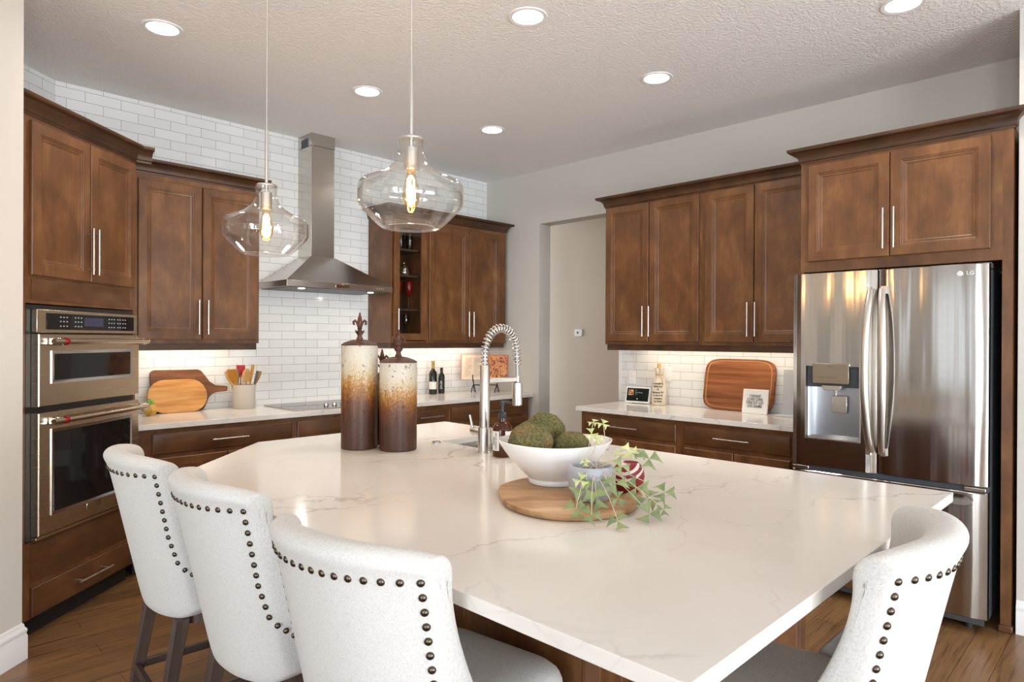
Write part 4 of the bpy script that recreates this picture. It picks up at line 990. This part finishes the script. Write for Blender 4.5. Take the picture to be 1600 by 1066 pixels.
utensil('spoon', 'light wooden spoon standing at the front centre of the crock', 0, -.03, -.002, -.05, .275, .033, .10, UW, UW, 'spoon')
utensil('spatula', 'white spatula standing behind the orange fork in the crock', .015, .035, .03, .03, .295, .022, .1, WHITEP, WHITEP, 'spoon')
utensil('pasta_fork', 'orange wooden pasta fork leaning right in the crock', .02, 0, .065, -.01, .302, .034, .13, UO, UO, 'fork', .15)
utensil('spatula', 'grey silicone turner leaning right in front of the orange fork', .03, -.02, .088, -.04, .255, .032, .105, GRS, UW, 'spatula', .2)
utensil('spatula', 'pale wooden turner at the far right of the crock', .04, .01, .125, .01, .25, .026, .1, UW, UW, 'spatula', .3)

# bottles
def bottle(name, label, x, y, prof, mt, cap, capm, lab, labm, txt=None):
    o = thing(name, label, 'bottle', (x, y, CT), -YAW)
    m = MB(); m.lathe(prof, n=28); m.build('bottle_body', mt, o, 50)
    m = MB(); m.lathe(cap, n=20); m.build('bottle_cap', capm, o)
    r = prof[2][0]+.0004; l_ = label_arc(r, -PI*.85, -PI*.15, lab[0], lab[1], 'label', o, labm)
    if txt: text(txt, .03, WHITEP, l_, (0, -r-.0012, (lab[0]+lab[1])/2), (PI/2, -PI/2, 0), extrude=.0002)
DG = Mat('dark_bottle_glass', (.008, .012, .008, 1), .06).m
bottle('wine_bottle', 'tall dark wine bottle with gold foil neck and cream label on the back worktop', k(3.915), B-.10, [(.034, 0), (.038, .004), (.0385, .01), (.0385, .19), (.034, .21), (.018, .232), (.0145, .245), (.0145, .30)], DG,
       [(.0155, .245), (.0155, .302), (.0165, .304), (.0165, .314), (.015, .317)], Mat('gold_foil', lin(176, 142, 84), .4, .3).m, (.05, .12), LAB)
bottle('sauce_bottle', 'shorter dark bottle with black cap and black label beside the wine bottle', k(4.03), B-.085, [(.028, 0), (.0305, .004), (.031, .01), (.031, .165), (.028, .18), (.015, .198), (.013, .205), (.013, .23)], DG,
       [(.0145, .21), (.0145, .246), (.013, .249)], BLACKP, (.02, .15), Mat('black_label', lin(28, 28, 28), .6).m, 'SALSA')
# cookbook on easel, set diagonally in the corner
EX, EY = k(4.395), k(4.675)
es = thing('cookbook_stand', 'small black iron easel on the worktop under the open cookbook', 'stand', (EX, EY, CT), -YAW)
m = MB()
for sx in (-.105, .125):
    m.tube([(sx-.02, -.05, .004), (sx-.012, -.045, .05), (sx, -.035, .075), (sx+.004, -.03, .085)], .005, 8); m.tube([(sx+.02, -.035, .004), (sx+.016, -.035, .04), (sx+.004, -.03, .08), (sx-.002, -.045, .12), (sx-.004, -.066, .128), (sx-.004, -.07, .18)], .005, 8)
    m.tube([(sx, -.03, .08), (sx, .06, .02), (sx, .075, .004)], .004, 8); m.tube([(sx, -.03, .08), (sx, .045, .28)], .004, 8)
m.tube([(-.11, -.033, .078), (.13, -.033, .078)], .005, 8); m.build('easel_frame', Mat('wrought_iron', lin(44, 40, 38), .5, .5).m, es)
cb = thing('cookbook', 'open cookbook, one page of text and one of pastry photos, on the iron easel', 'book', (EX, EY, CT+.13), -YAW)
PAGE = Mat('page_cream', lin(226, 208, 186), .8).m
t = Mat('photo_page', rough=.5); n_p = t.noise(t.coord((1, 1, 1)), 24, 3, .6, 1.2)
t.color(t.ramp(n_p, [(.36, lin(96, 46, 34)), (.46, lin(168, 92, 58)), (.54, lin(214, 150, 78)), (.62, lin(206, 122, 70)), (.7, lin(226, 190, 150))])); PHOTO = t.m
def page(sg, mt, name):
    m = MB(); n = 8; fr_, bk_ = [], []
    for i in range(n+1):
        u = i/n; x = sg*.225*u; y = -.028*math.sin(PI*min(u*1.0, 1))*(1-u*.3)-.012
        fr_.append((x, y)); bk_.append((x, .012))
    lean = lambda y, z: y+z*.2
    m.rings([[(x, lean(y, z), z) for x, y in fr_+bk_[::-1]] for z in (.0, .235)]); return m.build(name, mt, cb, 40)
pl = page(-1, PAGE, 'text_page'); pr_ = page(1, PHOTO, 'photo_page')
m = MB(); m.rings([[(x, .012+.004*q+z*.2, z) for x, q in ((-.235, 0), (.235, 0), (.235, 1), (-.235, 1))] for z in (-.004, .241)]); m.build('cover', Mat('book_cover', lin(178, 106, 96), .6).m, cb)
TXT = Mat('faint_text', lin(170, 140, 126), .8).m
m = MB()
for cx_ in (-.155, -.07):
    for i in range(15):
        z = .03+i*.0125; w_ = .034*(1 if i % 5 else .6)*rnd.uniform(.8, 1)
        yy = -.044+z*.2; m.box(cx_-.034, cx_-.034+2*w_, yy, yy+.001, z, z+.003)
m.build('print', TXT, pl)
# ================================================================== GLASS CABINET CONTENTS
BRASS = Mat('brass', lin(190, 150, 82), .25, 1).m; SILV = Mat('mercury_glass', lin(190, 186, 176), .15, .9).m
gy = B-.17
def stem(name, label, x, y, z, bowl, s=1.0, grp=None):
    o = thing(name, label, 'glass', (x, y, z), 0, grp)
    m = MB(); m.lathe([(.032*s, 0), (.032*s, .002), (.006*s, .006), (.0035*s, .02), (.0035*s, .10*s), (.007*s, .112*s)], n=20); m.build('stem', GLASS, o, 50)
    m = MB(); m.lathe([(.006*s, .11*s), (.024*s, .135*s), (.034*s, .17*s), (.035*s, .20*s), (.032*s, .235*s), (.0305*s, .235*s), (.033*s, .20*s), (.032*s, .17*s), (.022*s, .138*s)], n=24, cap1=True); m.build('glass_bowl', bowl, o, 50); return o
RUBY = Mat('ruby', lin(120, 6, 18), .1).m
stem('red_goblet', 'red-bowled goblet behind the glass door, left one of two', k(3.475), gy+.02, SH[0]+.001, RUBY, 1.08, 'red goblets behind the glass door')
stem('red_goblet', 'red-bowled goblet behind the glass door, right one of two', k(3.578), gy, SH[0]+.001, RUBY, 1.08, 'red goblets behind the glass door')
stem('wine_glass', 'clear wine glass on the lowest shelf behind the glass door', k(3.545), gy, zb_+.019, SILV and GLASS, 1.0)
jr = thing('glass_jar', 'small silver and gold lidded jar on the middle shelf behind the glass door', 'jar', (k(3.525), gy, SH[1]+.001))
m = MB(); m.lathe([(.036, 0), (.042, .006), (.048, .03), (.045, .06), (.034, .082), (.028, .086)], n=24); m.build('jar_body', SILV, jr, 50)
m = MB(); m.lathe([(.03, .086), (.026, .098), (.008, .108), (.012, .12), (.008, .134), (.002, .14)], n=16); m.build('jar_lid', BRASS, jr, 50)
for xx, lab in ((3.487, 'left brass-footed glass candle holder on the top cabinet shelf'), (3.585, 'right brass-footed glass candle holder on the top cabinet shelf')):
    o = thing('candle_holder', lab, 'candle holder', (k(xx), gy, SH[2]+.001), 0, 'brass and glass candle holders')
    m = MB(); m.lathe([(.042, 0), (.042, .006), (.03, .014), (.034, .022)], n=22); m.build('foot', BRASS, o, 50)
    m = MB(); m.lathe([(.034, .022), (.035, .024), (.035, .165), (.033, .165), (.033, .026)], n=22); m.build('glass_cylinder', GLASS, o, 50)

# ================================================================== ON THE RIGHT WORKTOP
# smart display (faces the room, local x along the wall towards the refrigerator)
sd = thing('smart_display', 'white-framed smart display showing music, at the hall end of the worktop', 'display', (R-.13, k(3.035), CT), rot+.12)
m = MB(); m.rings([[(x, y+z*.25, z) for x, y in rrect(0, 0, .112, .009, .008, 3)] for z in (.006, .136)]); m.build('frame', WHITEP, sd, 50)
m = MB(); m.rings([[(x, -.0095+z*.25-q, z) for x, z in ((-.098, .02), (.098, .02), (.098, .124), (-.098, .124))] for q in (0, .001)]); scr = m.build('screen', Mat('screen_dark', lin(22, 34, 32), .15).m, sd)
ART = Mat('album_art', lin(206, 160, 110), .5); n_a = ART.noise(ART.coord(), 60, 1); ART.color(ART.ramp(n_a, [(.4, lin(222, 184, 128)), (.6, lin(120, 60, 40))])); ART = ART.m
m = MB(); m.rings([[(x, -.0112+z*.25-q, z) for x, z in ((-.085, .066), (-.038, .066), (-.038, .112), (-.085, .112))] for q in (0, .0006)]); m.build('album_picture', ART, scr)
for s_, sz, px_, z in (('Music', .009, -.015, .106), ('Now Playing', .013, .01, .090), ('artist', .009, -.014, .076)):
    text(s_, sz, DOTS, scr, (px_, -.0113+z*.25-.001, z), (PI/2-.245, 0, 0), extrude=.0002)
m = MB(); m.lathe([(.006, 0), (.006, .0012)], n=12); m.build('play_button', DOTS, scr, loc=(0, -.0113+.038*.25-.0005, .038)).rotation_euler = (PI/2-.245, 0, 0)
m = MB(); m.rings([[(x, y, z) for x, y in rrect(0, .035, .06, .03, .02, 4)] for z in (0, .012)]+[[(x, y, .06) for x, y in rrect(0, .035, .05, .018, .015, 4)]]); m.build('foot', Mat('grey_fabric', lin(120, 120, 122), .9).m, sd)
# wine gift bag
gb = thing('gift_bag', 'cream cloth wine gift bag printed with black words, beside the smart display', 'bag', (R-.115, k(2.84), CT), rot+.45)
CLOTH = Mat('cream_cloth', lin(224, 212, 192), .95); n_c = CLOTH.noise(CLOTH.coord(), 30, 3); CLOTH.bump(n_c, .6, .01); CLOTH = CLOTH.m
m = MB(); n = 32
def bagring(rx, ry, z, wob): return [((rx+wob*math.sin(9*a))*math.cos(a), (ry+wob*math.sin(9*a))*math.sin(a), z) for a in [2*PI*i/n for i in range(n)]]
m.rings([bagring(.052, .04, 0, .001), bagring(.060, .046, .008, .001), bagring(.060, .046, .10, .0), bagring(.056, .044, .17, .001), bagring(.040, .034, .21, .003), bagring(.027, .024, .235, .003), bagring(.024, .021, .248, .003), bagring(.030, .027, .262, .005), bagring(.036, .032, .285, .007), bagring(.036, .033, .30, .008), bagring(.030, .026, .295, .006)])
m.build('bag_body', CLOTH, gb, 60)
m = MB(); m.lathe([(.026, .240), (.030, .244), (.030, .250), (.026, .254)], n=20, cap0=False, cap1=False); m.tube([(0, -.028, .247), (.03, -.035, .22), (.034, -.036, .16)], .0025, 6); m.build('drawstring', Mat('jute_cord', lin(196, 172, 130), .9).m, gb)
m = MB(); m.lathe([(.015, .27), (.015, .335), (.012, .338)], n=18); m.build('bottle_top', Mat('gold_cap', lin(206, 176, 104), .35, .3).m, gb)
for i, s_ in enumerate(("I wouldn't", 'think out', 'O', 'Because W', 'is short &', 'compare', 'to Cork')):
    text(s_, .0185, INK, gb, (-.004, -.0475, .176-i*.0238), (PI/2, 0, 0), extrude=.0006, bold=.0006)
# large acacia board
pts = []
Wd, Hd = .275, .195; n = 60
for i in range(n):
    a_ = 2*PI*i/n; c_, s_ = math.cos(a_), math.sin(a_); e_ = 2/5.5
    pts.append((Wd*math.copysign(abs(c_)**e_, c_), Hd+Hd*math.copysign(abs(s_)**e_, s_)))
ab = thing('cutting_board', 'large reddish acacia cutting board leaning on the tiles near the refrigerator', 'cutting board', (R-.105, k(2.205), CT+.003), rot)
q = board_mesh(pts, .028, ACAC, 'board_slab', ab, .006); q.rotation_euler = (math.radians(-11), 0, 0)
gv = MB(); rr_ = []
for sc_, y in ((.895, -.0005), (.90, -.0022), (.925, -.0022), (.93, -.0005)): rr_.append([(x*sc_, y, Hd+(z-Hd)*sc_) for x, z in pts])
gv.rings(rr_, False, False); gq = gv.build('juice_groove', Mat('groove_light', lin(180, 124, 74), .5).m, q, 60)
# square sign
sg_ = thing('square_sign', 'small square white sign with black coffee lettering in front of the acacia board', 'sign', (R-.165, k(2.035), CT+.001), rot-.03)
m = MB(); m.rings([[(x, y+z*.16, z) for x, y in ((-.093, -.009), (.093, -.009), (.093, .009), (-.093, .009))] for z in (0, .172)]); sq = m.build('sign_block', Mat('sign_white', lin(238, 238, 236), .5).m, sg_, 0, bevel=.002)
text('I THOUGHT\nI LOVED COFFEE\nTURNS OUT I JUST\nLOVE CREAMER', .028, INK, sq, (0, -.0100+.088*.16, .088), (PI/2-.159, 0, 0), extrude=.0004, spacing=.86, bold=.0004).scale = (.56, 1, 1)
# pale stand by the refrigerator
gs = thing('tablet_stand', 'pale grey upright stand at the worktop end against the refrigerator', 'stand', (R-.12, 1.868, CT), rot)
PG = Mat('pale_grey_metal', lin(196, 200, 204), .35, .2).m
m = MB(); m.box(-.03, .18, -.10, .02, .0, .012); m.build('base', PG, gs, bevel=.003)
m = MB(); m.rings([[(x, y+z*.06, z) for x, y in ((-.012, -.008), (.18, -.008), (.18, .008), (-.012, .008))] for z in (.012, .325)]); m.build('upright', PG, gs, bevel=.003)
# outlets and thermostat
def outlet(y, z, label):
    o = thing('wall_outlet', label, 'outlet', (R-.0095, y, z), rot, 'white outlets on the right backsplash')
    m = MB(); m.box(-.036, .036, -.005, 0, -.058, .058); p = m.build('cover_plate', WHITEP, o, bevel=.003)
    for dz in (-.022, .022):
        m = MB(); m.box(-.017, .017, -.007, -.004, dz-.015, dz+.015); s_ = m.build('socket', WHITEC, p, bevel=.002)
outlet(k(3.165), kz(1.125), 'white wall outlet above the smart display')
outlet(k(2.825), kz(1.165), 'white wall outlet right of the cloth gift bag')
th = thing('thermostat', 'small white thermostat on the hall wall seen through the opening', 'thermostat', (R+1.0*K, k(4.54), kz(1.516)), rot)
m = MB(); m.rings([[(x, y, z) for x, z in rrect(0, 0, .055, .04, .018, 4)] for y in (0, -.02)]); m.build('housing', WHITEP, th, bevel=.003)
m = MB(); m.rings([[(.012*math.cos(2*PI*i/16)-.005, y, .012*math.sin(2*PI*i/16)) for i in range(16)] for y in (-.0205, -.022)]); m.build('dial', BLACKP, th)
